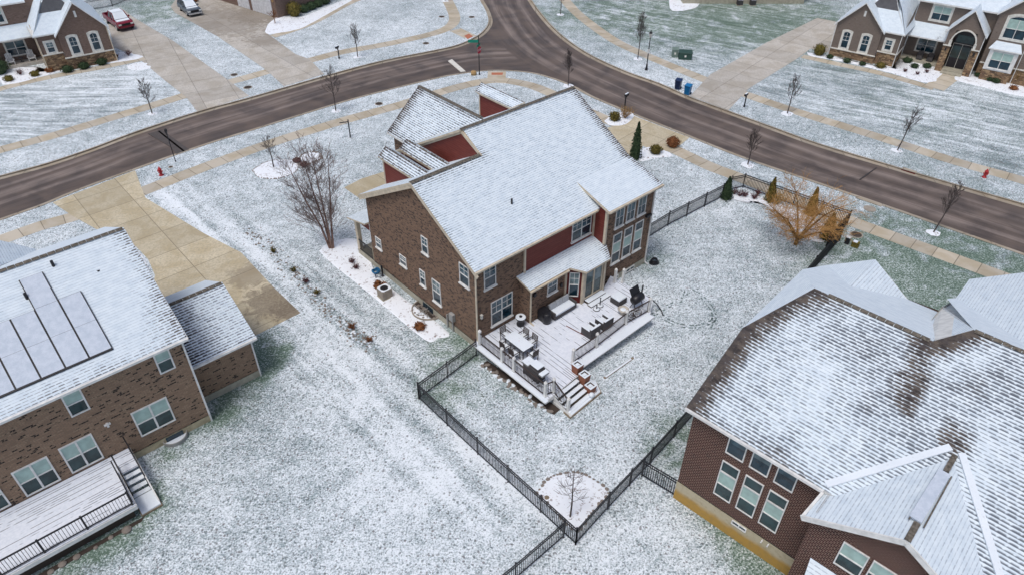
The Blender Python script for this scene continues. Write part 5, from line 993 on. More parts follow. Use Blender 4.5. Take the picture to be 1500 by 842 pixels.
# ================================================================== far houses
th = house('brick_house', 'taupe brick house with stone piers and arched windows at the top right', 1213.9, 80.5, -36)
def stonebase(par, quads, z, name='stone_base'): o = wall(par, quads, 'stone', name); return o
TW = 'brick_grey'
wall(th, [V4(0, 0, 4.94, 0, .85, 3.9, None, (2.47, 0, 6.4)), V4(0, 8, 0, 0, 0, 3.9), V4(4.94, .3, 7.0, .3, 1.4, 3.75), V4(7.0, .3, 7.0, 4.2, .0, 3.75, 6.2), V4(7, 4.8, 16, 4.8, 0, 6.5), V4(15.0, 3.0, 20.5, 3.0, 1.6, 6.9, None, (17.7, 3.0, 9.4)), V4(15, 6, 15, 3, 0, 6.9), V4(20.5, 3, 20.5, 12, 0, 6.9), V4(4.94, 0, 4.94, .3, .85, 3.9)], TW)
wall(th, [V4(-.04, -.05, 4.98, -.05, 0, .85), V4(4.98, -.05, 4.98, .3, 0, .9), V4(4.98, .26, 7.03, .26, 0, 1.4), V4(7.03, .26, 7.03, 4.0, 0, .9), V4(15, 2.95, 20.5, 2.95, 0, 1.6), V4(-.04, 8, -.04, 0, 0, .85)], 'stone', 'stone_base')
bars(th, 'stone_cap', 'stone_paint', ((-.05, -.08, .88), (4.98, -.08, .88), .12, .12), ((4.95, .24, 1.44), (7.05, .24, 1.44), .12, .12), ((7.07, .3, 1.44), (7.07, 4, 1.44), .1, .12), ((15, 2.9, 1.64), (20.5, 2.9, 1.64), .12, .12))
for u in (.98, 3.1): window(th, (u, 0, 1.1), (1, 0, 0), .78, 1.75, arch=True, surround=.2, muntin=1, sill=False)
window(th, (5.55, .3, 1.75), (1, 0, 0), .72, 1.1, surround=.2, muntin=1, sill=False)
m = MB(); m.box(2.5, -.04, 4.9, 2.72, 0, 5.5); m.build('gable_vent', 'white_trim', th)
gable(th, 0, 4.94, 0, 8, 3.9, 6.45, 'y', 'roof_smooth', trim='white_trim', cap=False, over=.3)
m = MB(); m.roof([(4.7, .0, 3.75), (7.25, .0, 3.75), (5.3, 2.6, 6.4), (2.6, 2.6, 6.4)], .14); m.roof([(7.3, .0, 3.7), (7.3, 8, 3.7), (4.3, 8, 8.2), (4.3, 2.0, 8.2), (5.6, 1.7, 5.7)], .15); m.build('garage_roof', ['roof_smooth', 'white_trim'], th)
wall(th, [[(2.4, 1.8, 5.2), (5.9, 1.8, 5.2), (4.3, 1.8, 7.9)]], 'shutter_grey', 'gable_siding')
m = MB(); m.roof([(7.1, 3.2, 2.95), (11.0, 3.2, 2.95), (11.0, 4.8, 4.1), (7.1, 4.8, 4.1)], .14, bare=[((10.2, 3.3, 3), (10.9, 4.6, 4), .6, 1.4)]); m.build('porch_roof', ['roof_smooth', 'white_trim'], th)
m = MB(); m.box(7.05, 3.3, 0, 11, 4.8, .3); m.build('porch_floor', 'foundation', th)
window(th, (8.2, 4.8, .95), (1, 0, 0), 1.9, 1.45, 2, surround=.12, sill=False); window(th, (8.6, 4.8, 4.55), (1, 0, 0), 1.8, 1.5, 2, surround=.2, blind=.5, sill=False)
m = MB(); m.roof([(6.8, 4.4, 6.45), (15.4, 4.4, 6.45), (15.4, 9, 9.5), (6.8, 9, 9.5)], .15); m.roof([(6.8, 13.6, 6.45), (15.4, 13.6, 6.45), (15.4, 9, 9.5), (6.8, 9, 9.5)], .15); m.build('main_roof', ['roof_smooth', 'white_trim'], th)
# entry
ev = 2.2; wall(th, [V4(11.1, ev, 11.75, ev, 2.9, 4.75, 5.3), V4(13.85, ev, 14.55, ev, 2.9, 5.3, 4.75), V4(11.75, ev, 13.85, ev, 4.6, 5.2, None, (12.8, ev, 6.7)), V4(11.1, 4.8, 11.1, ev, 0, 4.75), V4(14.55, ev, 14.55, 4.8, 0, 4.75)], TW, 'entry_wall')
m = MB(); m.box(11.05, ev - .05, 0, 11.75, ev + .5, 2.9); m.build('entry_pier', 'stone', th); m = MB(); m.box(13.85, ev - .05, 0, 14.6, ev + .5, 2.9); m.build('entry_pier', 'stone', th)
m = MB()
for i in range(12):
    a0, a1 = pi * i / 12, pi * (i + 1) / 12; c0 = (12.8 - 1.2 * cos(a0), ev - .06, 3.5 + 1.3 * sin(a0)); c1 = (12.8 - 1.2 * cos(a1), ev - .06, 3.5 + 1.3 * sin(a1)); m.bar(c0, c1, .12, .26, (0, 1, 0))
for x in (11.6, 14.0): m.bar((x, ev - .06, 2.9), (x, ev - .06, 3.55), .26, .12, (0, 1, 0))
m.bar((11.0, ev - .09, 2.93), (11.8, ev - .09, 2.93), .1, .12); m.bar((13.8, ev - .09, 2.93), (14.65, ev - .09, 2.93), .1, .12); m.build('arch_surround', 'stone_paint', th)
gable(th, 11.1, 14.55, ev, 6.5, 4.75, 6.95, 'y', 'roof_smooth', trim='white_trim', cap=False, over=.25)
m = MB(); m.box(11.8, ev + 1.2, .3, 13.8, ev + 1.25, 4.7); dd = m.build('front_door', 'door_dark', th)
m = MB()
for x in (11.95, 12.85): m.box(x, ev + 1.17, 1.4, x + .8, ev + 1.195, 2.7); 
m.box(12.0, ev + 1.17, 3.1, 13.7, ev + 1.195, 3.9); m.build('door_glass', 'glass_green', dd)
m = MB(); m.bar((11.88, ev + 1.15, .3), (11.88, ev + 1.15, 2.95), .04); m.bar((12.8, ev + 1.15, .3), (12.8, ev + 1.15, 2.95), .04); m.bar((13.72, ev + 1.15, .3), (13.72, ev + 1.15, 2.95), .04); m.bar((11.88, ev + 1.15, 2.95), (13.72, ev + 1.15, 2.95), .04); m.build('door_trim', 'stone_paint', dd)
m = MB(); m.box(11.75, ev - .6, 0, 13.85, ev + 1.2, .16); m.box(11.75, ev + .0, .16, 13.85, ev + 1.2, .3); m.build('entry_step', 'foundation', th)
for x in (11.4, 14.2): m = MB(); m.box(x - .08, ev - .2, 2.35, x + .08, ev - .055, 2.65); m.build('wall_lantern', 'black_metal', th)
# right wing with arched window and bay
window(th, (16.0, 3.0, 4.5), (1, 0, 0), 2.0, 2.0, 2, arch=True, surround=.22, blind=.5, sill=False)
m = MB(); m.roof([(14.8, 2.7, 6.8), (17.7, 2.7, 9.5), (17.7, 12, 9.5), (14.8, 12, 6.8)], .16); m.roof([(20.8, 2.7, 6.8), (17.7, 2.7, 9.5), (17.7, 12, 9.5), (20.8, 12, 6.8)], .16); m.build('wing_roof', ['roof_smooth', 'white_trim'], th)
wall(th, [V4(15.5, 3, 15.5, 2.3, 1.2, 3.5), V4(15.5, 2.3, 18.2, 2.3, 1.2, 3.5), V4(18.2, 2.3, 18.2, 3, 1.2, 3.5)], 'white_trim', 'bay_wall'); wall(th, [V4(15.5, 3, 15.5, 2.32, 0, 1.2), V4(15.5, 2.32, 18.2, 2.32, 0, 1.2), V4(18.2, 2.32, 18.2, 3, 0, 1.2)], 'stone', 'bay_base')
window(th, (15.85, 2.3, 1.45), (1, 0, 0), 2.0, 1.75, 2, blind=.5, sill=True); m = MB(); m.roof([(15.3, 2.1, 3.5), (18.4, 2.1, 3.5), (18.0, 3.02, 4.1), (15.7, 3.02, 4.1)], .12, bare=[((15.4, 2.3, 3.6), (15.7, 3, 4.1), .3, 1)]); m.build('bay_roof', ['roof_smooth', 'white_trim'], th)
for x, y, z1 in ((7.03, .2, 3.7), (-.05, -.05, 3.9), (14.62, ev - .05, 4.7), (18.5, 2.9, 6.8), (7.05, 3.9, 3.4)): bars(th, 'downspout', 'white_trim', ((x, y - .05, 0), (x, y - .05, z1), .07))
for i, (u, v) in enumerate(((9.0, 3.9), (10.1, 3.9))):
    t = thing('porch_chair', ('dark cushioned porch chair left on the taupe house porch', 'dark cushioned porch chair right by the stone pier of the taupe house')[i], 'chair', L2W(th, u, v, .3), rad(-36), 'dark porch chairs')
    m = MB(); m.box(-.3, -.3, .1, .3, .3, .4); m.box(-.3, .2, .4, .3, .32, .85); m.build('seat', 'dark_wicker', t); m = MB(); m.box(-.34, -.3, .3, -.28, .3, .6); m.box(.28, -.3, .3, .34, .3, .6); m.build('armrest', 'black_metal', t)

tl = house('brick_house', 'brown brick house with stone base and white porch chairs in the top left corner', 73.3, 106.7, 36)
wall(tl, [V4(2.0, -.5, 6.85, -.5, 1.3, 4.15, None, (4.33, -.5, 6.9)), V4(6.85, -.5, 6.85, 8, 0, 4.15), V4(0, 0, 2.0, 0, 1.85, 4.1), V4(0, 4.2, 0, 0, 0, 4.1), V4(-6, 4.9, 2, 4.9, 0, 6.5), V4(2, 0, 2, -.5, 0, 4.1)], 'brick_far')
wall(tl, [V4(1.97, -.55, 6.9, -.55, -.2, 1.3), V4(-.04, -.05, 1.97, -.05, -.2, 1.85), V4(-.04, 4.2, -.04, -.05, -.2, 1.85), V4(1.97, 0, 1.97, -.55, -.2, 1.3), V4(6.9, -.55, 6.9, 8, -.2, 1.3)], 'stone', 'stone_base')
bars(tl, 'stone_cap', 'stone_paint', ((1.9, -.58, 1.33), (6.92, -.58, 1.33), .12, .12), ((-.06, -.08, 1.88), (1.95, -.08, 1.88), .12, .12))
bars(tl, 'corner_trim', 'cream_trim', ((-.05, -.04, 0), (-.05, -.04, 4.1), .1), ((6.88, -.56, 0), (6.88, -.56, 4.1), .1), ((-.06, 2.3, 0), (-.06, 2.3, 4.6), .08))
for u in (2.85, 4.95): window(tl, (u, -.5, 1.6), (1, 0, 0), .78, 1.75, arch=True, surround=.2, muntin=1, sill=False)
window(tl, (.62, 0, 2.05), (1, 0, 0), .72, 1.1, surround=.2, muntin=1, sill=False)
m = MB(); m.box(4.25, -.54, 5.35, 4.47, -.5, 6.0); m.build('gable_vent', 'white_trim', tl)
gable(tl, 2.0, 6.85, -.5, 8, 4.15, 6.95, 'y', 'roof_smooth', trim='white_trim', cap=False, over=.3)
m = MB(); m.roof([(-.3, -.3, 4.05), (2.0, -.3, 4.05), (4.2, 2.4, 6.6), (1.6, 2.4, 6.6)], .14); m.roof([(-.3, -.3, 4.0), (-.3, 8, 4.0), (2.9, 8, 8.8), (2.9, 1.7, 8.8), (1.3, 1.4, 6.2)], .15); m.build('garage_roof', ['roof_smooth', 'white_trim'], tl)
wall(tl, [[(1.0, 1.5, 5.4), (4.5, 1.5, 5.4), (2.9, 1.5, 8.4)]], 'shutter_grey', 'gable_siding')
m = MB(); m.roof([(-7, 3.4, 3.1), (-.1, 3.4, 3.1), (-.1, 4.9, 4.2), (-7, 4.9, 4.2)], .14); m.build('porch_roof', ['roof_smooth', 'white_trim'], tl)
m = MB(); m.box(-7, 3.5, 0, -.05, 4.9, .35); m.build('porch_floor', 'pale_tank', tl)
window(tl, (-3.0, 4.9, .95), (1, 0, 0), 1.9, 1.55, 2, surround=.12, sill=False); window(tl, (-3.8, 4.9, 4.6), (1, 0, 0), 1.8, 1.7, 2, surround=.2, blind=.5, sill=False)
m = MB(); m.roof([(-9, 4.5, 6.45), (.5, 4.5, 6.45), (.5, 9, 9.5), (-9, 9, 9.5)], .15); m.build('main_roof', ['roof_smooth', 'white_trim'], tl)
for i, (u, lbl) in enumerate(((-3.1, 'white slatted lounge chair on the porch, left one under the window'), (-1.0, 'white slatted lounge chair on the porch, right one by the downspout'))):
    t = thing('porch_chair', lbl, 'chair', L2W(tl, u, 4.1, .35), rad(36), 'white porch chairs'); m = MB()
    for k in range(5): m.X = Matrix.Translation((-.26 + k * .13, .15, .3)) @ Matrix.Rotation(rad(-20), 4, 'X'); m.box(-.05, 0, 0, .05, .03, .8 + .1 * (2 - abs(k - 2)) / 2)
    m.X = None; m.build('backrest', 'white_trim', t); m = MB(); m.box(-.3, -.4, .3, .3, .15, .35); m.build('seat', 'white_trim', t)
    for s_ in (-1, 1): m = MB(); m.box(s_ * .36 - .07, -.45, .5, s_ * .36 + .07, .25, .54); m.bar((s_ * .33, -.4, 0), (s_ * .33, -.4, .5), .06); m.bar((s_ * .33, .2, 0), (s_ * .33, .2, .5), .06); m.build('armrest', 'white_trim', t)
t = thing('side_table', 'small round dark table between the two white porch chairs', 'table', L2W(tl, -2.05, 4.2, .35)); m = MB(); m.lathe([(.2, 0), (.08, .1), (.08, .4), (.26, .42), (.26, .46)], n=12); m.build('table', 'dark_wicker', t)
# top middle-left house (garage end) and the top beige house
g0 = G(403, 26); ga = math.atan2(*(reversed((G(403, 26) - G(345, 8)).xy)))
gh = thing('brick_house', 'house with white garage doors at the top edge behind the grey car', 'house', (g0.x, g0.y, 0), ga)
wall(gh, [V4(-14, 0, .6, 0, 0, 3.6), V4(.6, 0, .6, 9, 0, 3.6)], 'brick_far'); gable(gh, -14, .6, 0, 10, 3.6, 7.0, 'x', 'roof_smooth', trim='white_trim', cap=False)
p0, p1 = G(419, 23), G(487, -6); iv = gh.matrix_basis.inverted() if False else Matrix.Translation(gh.location) @ Matrix.Rotation(ga, 4, 'Z'); iv = iv.inverted(); a_ = iv @ p0; b_ = iv @ p1; d_ = (b_ - a_).normalized(); b_ = a_ + d_ * 11; n_ = Vector((-d_.y, d_.x, 0)); c_ = b_ + n_ * 7; e_ = a_ + n_ * 7
wall(gh, [V4(a_.x, a_.y, b_.x, b_.y, 0, 3.3), V4(b_.x, b_.y, c_.x, c_.y, 0, 3.3), V4(e_.x, e_.y, a_.x, a_.y, 0, 3.3)], 'pale_tank', 'front_wall')
m = MB(); u1 = Vector((0, 0, 3.2)); u2 = Vector((0, 0, 5.6)); m.roof([a_ - n_ * .3 - d_ * .3 + u1, b_ - n_ * .3 + u1, b_ + n_ * 3.5 + u2, a_ + n_ * 3.5 - d_ * .3 + u2]); m.roof([e_ + n_ * .3 - d_ * .3 + u1, c_ + n_ * .3 + u1, b_ + n_ * 3.5 + u2, a_ + n_ * 3.5 - d_ * .3 + u2]); m.build('front_roof', ['roof_smooth', 'white_trim'], gh)
for q_ in (1.0, 3.4, 6.4): w0_ = a_ + d_ * q_; window(gh, (w0_.x, w0_.y, .9), d_, 1.0 if q_ < 2 else 1.6, 1.5, 1 if q_ < 2 else 2, surround=.12)
for x0, x1 in ((-4.6, -.3), (-7.8, -5.2)):
    m = MB(); m.box(x0, -.05, .05, x1, 0, 2.4)
    for k in range(1, 5): m.box(x0, -.07, .05 + k * .47, x1, -.045, .07 + k * .47)
    m.build('garage_door', 'garage_white', gh)
m = MB(); m.box(.15, -.14, 2.0, .3, 0, 2.3); m.build('wall_lantern', 'ochre', gh)
b0 = G(1000, 6); bh = thing('beige_house', 'beige house foundation with two condensers at the top edge', 'house', (b0.x, b0.y, 0), rad(1))
wall(bh, [V4(0, 0, 17, 0, 0, .9), V4(17, 0, 17, 9, 0, .9), V4(0, 9, 0, 0, 0, .9)], 'foundation', 'foundation'); wall(bh, [V4(0, .04, 17, .04, .9, 6.0), V4(17, .04, 17, 9, .9, 6.0), V4(0, 9, 0, .04, .9, 6.0)], 'brick_far'); gable(bh, 0, 17, 0, 10, 6.0, 9.0, 'x', 'roof_smooth', trim='white_trim', cap=False)
ac(G(1083, 8), rad(1), 'dark condenser unit at the far beige house, left of the pair', 'condensers at the far beige house', 'dark_wicker'); ac(G(1102, 8), rad(1), 'dark condenser unit at the far beige house, right of the pair', 'condensers at the far beige house', 'dark_wicker')

# ================================================================== fences
def fence(px, label, h=1.25, group='black picket fences', step=2.2, dx=0):
    P = [G(*p) for p in px]; t = thing('picket_fence', label, 'fence', (P[0].x, P[0].y, 0), 0, None); o = P[0].copy()
    for i in range(len(P) - 1):
        a, b = P[i] - o, P[i + 1] - o; L = (b - a).length; n = max(1, round(L / step))
        for k in range(n):
            p, q = a.lerp(b, k / n), a.lerp(b, (k + 1) / n); m = MB()
            for z, w_ in ((.14, .05), (h - .22, .05), (h - .04, .055)): m.bar(p + Vector((0, 0, z)), q + Vector((0, 0, z)), .04, w_)
            c = max(2, int((q - p).length / .115))
            for j in range(1, c): r = p.lerp(q, j / c); m.bar(r + Vector((0, 0, .06)), r + Vector((0, 0, h)), .03)
            m.build('fence_panel', 'black_metal', t)
            m = MB(); m.bar(p, p + Vector((0, 0, h + .08)), .07); m.box(p.x - .045, p.y - .045, h + .08, p.x + .045, p.y + .045, h + .11); m.build('fence_post', 'black_metal', t)
    e = P[-1] - o; m = MB(); m.bar(e, e + Vector((0, 0, h + .08)), .07); m.build('fence_post', 'black_metal', t); return t
fence(((698, 521), (656, 553), (614, 584)), 'short black fence run from the deck corner out to the left fence corner')
fence(((614, 584), (700, 665), (843, 797)), 'long straight black fence run across the middle lawn to the bottom corner')
fence(((843, 797), (890, 745), (952, 679), (1019, 604), (1190, 397), (1229, 353)), 'long black fence run rising from the bottom corner past the dark red house')
fence(((825, 787), (755, 848), (690, 900)), 'short black fence run leaving the bottom of the photo')
fence(((940, 697), (991, 728)), 'short black fence run joining the dark red brick corner')
fence(((949, 349), (978, 331), (1057, 290), (1069, 279), (1088, 275)), 'black fence run stepping up from the brown house to the street corner')
fence(((1088, 275), (1240, 330)), 'black fence run behind the golden tree beside the sidewalk')
fence(((1240, 330), (1210, 361), (1229, 353)), 'black fence run at the manhole corner near the golden tree')
# distant wire fence by the red pickup
t = fence(((120, 18), (165, 10), (200, -4)), 'thin black fence far behind the red pickup truck', 1.3, step=3.2)

# ================================================================== trees and plants
def branch(m, p, d, L, r, depth, rnd, spread, upt, ends=None, kids=4, seg=3, curve=.12, minr=.008):
    pts = [p.copy()]; rs = [r]; q = p.copy(); dd = d.normalized()
    for i in range(seg):
        dd = (dd + Vector((rnd.gauss(0, curve), rnd.gauss(0, curve), rnd.gauss(0, curve) + upt * .12))).normalized(); q = q + dd * (L / seg); pts.append(q.copy()); rs.append(max(minr * .8, r * (1 - .75 * (i + 1) / seg)))
    m.tube(pts, rs, 3 if r < .02 else 5, cap=False)
    if ends is not None and depth == 0: ends.append(q)
    if depth > 0:
        for k in range(kids):
            t = rnd.uniform(.25, 1.0); i = min(seg - 1, int(t * seg)); b = pts[i].lerp(pts[i + 1], t * seg - i)
            ax = Vector((rnd.gauss(0, 1), rnd.gauss(0, 1), rnd.gauss(0, .6))); nd = (dd + ax.normalized() * spread).normalized(); nd.z += upt * .25
            branch(m, b, nd, L * rnd.uniform(.45, .7), max(minr, r * .5), depth - 1, rnd, spread, upt, ends, kids, seg, curve, minr)
def streettree(px, h, label, seed, w_=.35, up=1.0, n=22, r=.05, ring=True, lean=(0, 0), group='young bare street trees', depth=2, mat='bark'):
    rnd = random.Random(seed); p = G(*px); t = thing('street_tree', label, 'tree', p, 0, group)
    m = MB(); top = Vector((lean[0], lean[1], h)); pts = [Vector((0, 0, -.05)), top * .3 + Vector((.03, 0, 0)), top * .65, top]; m.tube(pts, [r * 1.2, r, r * .6, r * .2], 7); m.build('trunk', mat, t)
    m = MB()
    for i in range(n):
        f = .32 + .63 * (i + rnd.random()) / n; a = i * 2.4 + rnd.uniform(-.4, .4); b = top * f; d = Vector((cos(a), sin(a), up)) ; branch(m, b, d, h * w_ * (1.15 - f * .8) * rnd.uniform(.7, 1.2), r * .3, depth, rnd, .55, .7, kids=5, minr=.008)
    m.build('crown', mat, t)
    if ring:
        m = MB(); rr = rnd.uniform(.45, .6); k = 14; c = m.P((0, 0, .06)); R = [m.P((rr * cos(2 * pi * i / k) * rnd.uniform(.8, 1.15), rr * sin(2 * pi * i / k) * rnd.uniform(.8, 1.15), .012)) for i in range(k)]
        for i in range(k): m.fi((c, R[i], R[(i + 1) % k]))
        m.build('snow_ring', 'bed_snow', t, smooth=True)
    return t
streettree((223, 167), 3.3, 'bare street tree on the strip beside the striped top left lawn', 1, .3, .9)
streettree((492, 163), 4.3, 'bare street tree on the strip behind the birch, left street', 2, .3, .9)
streettree((524, 84), 3.6, 'bare street tree on the far strip left of the stop sign', 3, .3, 1.2)
streettree((832, 126), 3.7, 'dense narrow bare tree at the ridge end of the main roof', 4, .26, 2.2, n=26)
streettree((821, 22), 4.0, 'bare tree cut by the top edge beside the upper road', 5, .22, 1.8, n=20)
streettree((934, 87), 5.0, 'narrow dense bare tree beside the black lamp post', 6, .26, 2.4, n=30)
streettree((1153, 167), 3.7, 'bare street tree near the mailbox before the top right house', 7, .28, 1.4, n=20)
streettree((1314, 221), 4.0, 'bare leaning street tree midway along the top right strip', 8, .28, 1.6, n=20, lean=(.45, 0))
streettree((1095, 242), 3.1, 'small brown bare tree outside the fence corner', 9, .34, 1.5, n=24)
streettree((1367, 341), 4.2, 'tall thin bare tree on the strip right of the golden tree', 10, .26, 1.6, n=18, lean=(.6, .1))
streettree((401, 246), 2.8, 'small bare tree growing in the round snow bed', 11, .34, .8, n=14, ring=False, group=None)
streettree((835, 757), 3.7, 'bare sapling with side shoots in the fence corner snow bed', 12, .26, .35, n=22, r=.04, ring=False, group=None, depth=1)
streettree((652, 2), 3.0, 'thin bare tree at the top edge by the upper sidewalk', 13, .3, 1, n=8)
# birch clump
rnd = random.Random(21); p = G(487, 365); bt = thing('birch_tree', 'tall bare birch clump with several reddish trunks left of the brown house', 'tree', p)
for i, (dx, dy, h) in enumerate(((-2.2, .3, 7.2), (-1.3, .9, 8.1), (-.3, .2, 8.0), (.6, .9, 7.4))):
    m = MB(); b = Vector((dx * .08, dy * .1, -.05)); t1 = Vector((dx, dy, h)); pts = [b, b.lerp(t1, .25) + Vector((-dx * .06, 0, .1)), b.lerp(t1, .55), b.lerp(t1, .8), t1]; m.tube(pts, [.085, .07, .045, .028, .01], 7); tr = m.build('trunk', 'bark_birch', bt)
    m = MB()
    for k in range(44):
        f = rnd.uniform(.15, .98); q = b.lerp(t1, f); a = rnd.uniform(0, 2 * pi); bias = Vector((-.35 if f < .55 else 0, -.05, 0)); d = Vector((cos(a), sin(a), .85)) + bias; branch(m, q, d, (1 - f * .66) * 2.3 * rnd.uniform(.6, 1.1), .018 * (1.1 - f * .7), 2, rnd, .6, .5, kids=4, minr=.008)
    m.build('crown', 'twig_birch', bt)
# golden tree
rnd = random.Random(5); p = G(1165, 358); gt = thing('golden_tree', 'broad bare tree with golden orange twigs in the fenced far yard corner', 'tree', p)
m = MB(); m2 = MB(); m.tube([(0, 0, -.05), (.05, 0, .45)], [.16, .13], 8)
for i in range(8):
    a = 2 * pi * i / 8 + rnd.uniform(-.2, .2); d = Vector((cos(a) * 1.1, sin(a) * 1.1, 1.0 if i % 2 else 1.6)).normalized(); b = Vector((.05, 0, .4)); e = b + d * rnd.uniform(2.0, 2.8); e2 = e + Vector((d.x, d.y, .35)).normalized() * rnd.uniform(.9, 1.5)
    m.tube([b, b.lerp(e, .5) + Vector((0, 0, .12)), e, e2], [.09, .07, .045, .02], 6)
    for k in range(30):
        f = rnd.uniform(.3, 1.0); q = (b.lerp(e, min(1, f * 1.4)) if f < .7 else e.lerp(e2, (f - .7) / .3)); nd = Vector((rnd.gauss(0, .8) + d.x * .8, rnd.gauss(0, .8) + d.y * .8, rnd.uniform(.0, 1.1))); branch(m2, q, nd, rnd.uniform(.7, 1.5), .014, 2, rnd, .75, .1, kids=4, minr=.0075)
m.build('trunk', 'bark_gold', gt); m2.build('crown', 'twig_gold', gt)
def leafball(m, c, rx, rz, n, s, rnd, cone=0, shell=.75):
    for i in range(n):
        u = rnd.uniform(-1, 1); a = rnd.uniform(0, 2 * pi); k = rnd.uniform(shell, 1.06) if rnd.random() < .8 else rnd.uniform(.3, shell); w_ = math.sqrt(max(0, 1 - u * u))
        if cone: hh = rnd.random(); w_ = (1 - hh ** 1.5) * .95 + .05; u = hh * 2 - 1
        lump = 1 + .14 * sin(3 * a + u * 4) + .1 * sin(7 * a - 3 * u)
        p = Vector(c) + Vector((cos(a) * w_ * rx * k * lump, sin(a) * w_ * rx * k * lump, u * rz * (1 if cone else k)))
        d = Vector((rnd.gauss(0, 1), rnd.gauss(0, 1), rnd.gauss(0, 1))).normalized(); e = d.cross(Vector((rnd.gauss(0, 1), rnd.gauss(0, 1), rnd.gauss(0, 1)))).normalized(); q = s * rnd.uniform(.6, 1.3)
        m.face([p - d * q, p + e * q * .6, p + d * q, p - e * q * .6], 0)
def shrub(px, r, h, mat, label, seed, name='round_shrub', cat='shrub', group=None, n=450, snowcap=.0, twiggy=False, cone=False, p=None):
    rnd = random.Random(seed); p = G(*px) if p is None else p; t = thing(name, label, cat, p, rnd.uniform(0, 3), group); m = MB()
    if twiggy:
        for i in range(26): a = rnd.uniform(0, 2 * pi); branch(m, Vector((0, 0, 0)), Vector((cos(a) * .7, sin(a) * .7, 1)), h * rnd.uniform(.6, 1), .014, 1, rnd, .7, .3, kids=4, minr=.009)
        leafball(m, (0, 0, h * .55), r * .9, h * .45, n // 3, .05, rnd, shell=.4)
    elif cone: leafball(m, (0, 0, h / 2), r, h / 2, n, .075, rnd, 1)
    else: leafball(m, (0, 0, h * .5), r, h * .5, n, .075, rnd)
    if not twiggy: c = MB(); 
    m.build('foliage', mat, t)
    m = MB()
    if cone: m.lathe([(r * .7, .05), (r * .72, h * .2), (r * .5, h * .6), (.05, h * .93)], n=10); m.build('inner_growth', mat, t)
    elif not twiggy: m.lathe([(r * .5, .02), (r * .78, h * .3), (r * .72, h * .65), (r * .3, h * .88), (.02, h * .92)], n=10); m.build('inner_growth', mat, t)
    else: m.tube([(0, 0, -.03), (0, 0, h * .4)], [.03, .015], 5); m.build('stem', 'bark', t)
    return t
shrub((930, 232), .55, 3.5, 'leaf_green', 'tall dark green conifer column beside the roof edge of the main house', 1, 'conifer', 'evergreen', n=1500, cone=True)
shrub((1063, 291), .5, 2.0, 'leaf_green', 'dark green cone shaped conifer at the fence corner', 2, 'conifer', 'evergreen', n=1000, cone=True)
shrub((1127, 295), .42, 2.2, 'leaf_olive', 'narrow olive yellow conifer left of the golden tree', 3, 'conifer', 'evergreen', n=1000, cone=True)
shrub((1186, 315), .45, 2.5, 'leaf_gold', 'narrow yellow conifer rising behind the golden tree', 4, 'conifer', 'evergreen', n=1000, cone=True)
shrub((1210, 350), .55, 2.3, 'leaf_olive', 'wide yellow brown conifer right of the golden tree at the fence end', 5, 'conifer', 'evergreen', n=1100, cone=True)
shrub((1138, 300), .8, 1.3, 'leaf_gold', 'low rusty gold shrub against the fence left of the golden tree', 6, n=500, twiggy=True)
for k, (x, y) in enumerate(((1075, 285), (1083, 288), (1091, 289), (1104, 292), (1110, 286))): shrub((x, y), .28, .5, 'leaf_purple', ('bare brownish perennial nearest the dark conifer in the fence corner bed', 'bare brownish perennial second from the dark conifer in the corner bed', 'bare brownish perennial in the middle of the fence corner bed', 'bare brownish perennial of the corner bed closest to the olive conifer', 'bare brownish perennial lowest of the five in the corner bed')[k], 40 + k, 'dry_perennial', 'plant', 'perennials in the fence corner bed', 90, twiggy=True)
shrub((900, 177), .55, .9, 'leaf_olive', 'round rusty green bush beside the golden grass by the driveway', 7, n=600)
shrub((915, 174), .55, 1.35, 'grass_gold', 'tall golden ornamental grass tuft below the black mailbox', 8, 'ornamental_grass', 'grass clump', n=800, twiggy=True)
shrub((985, 215), .62, .95, 'leaf_rust', 'round rust coloured bush on the strip right of the tan driveway', 9, n=700)
shrub((960, 225), .55, .8, 'leaf_olive', 'round brownish green bush nearest the main house right corner', 10, n=650)
for k, (x, y, lb) in enumerate(((100, 106, 'round green bush under the arched windows, leftmost of three'), (124, 101, 'round green bush under the arched windows, middle of three'), (150, 95, 'round green bush under the arched windows, rightmost of three'))): shrub((x, y), .62, .75, 'leaf_green', lb, 11 + k, group='green bushes before the top left house', n=500)
for k, (x, y, mt, lb) in enumerate(((168, 86, 'leaf_rust', 'rusty shrub at the right stone corner of the top left house'), (189, 82, 'leaf_purple', 'purplish shrub nearest the red pickup driveway'), (74, 106, 'leaf_rust', 'rusty low shrub at the foot of the cream corner downspout'), (52, 112, 'leaf_olive', 'reddish green shrub in snow right below the porch'), (30, 110, 'leaf_purple', 'purple twiggy shrub in snow below the porch'), (14, 119, 'leaf_olive', 'speckled low shrub at the path end of the porch bed'))): shrub((x, y), .5, .6, mt, lb, 20 + k, n=300, twiggy=k in (1, 4))
shrub((0, 108), 1.2, 1.7, 'leaf_green', 'large dark green shrub cut by the left edge', 27, n=900)
shrub((1199, 81), .75, 1.3, 'leaf_olive', 'big yellowish green bush at the left corner of the top right house', 28, n=700)
for k, (x, y, r, lb) in enumerate(((1215, 86, .4, 'small dark bush first from the left along the stone base of the top right house'), (1240, 92, .45, 'small dark green bush second along the stone base of the top right house'), (1263, 96, .35, 'tiny dark green bush third along the stone base of the top right house'), (1289, 100, .55, 'yellow green bush at the stone corner beside the porch bed'), (1328, 92, .55, 'dark green bush by the porch edge near the white downspout'), (1339, 100, .45, 'green bush in the middle of the porch bed snow'), (1357, 100, .5, 'green bush beside the left stone pier of the entry'))): shrub((x, y), r, r * 1.1, 'leaf_green' if k not in (3,) else 'leaf_olive', lb, 30 + k, n=300)
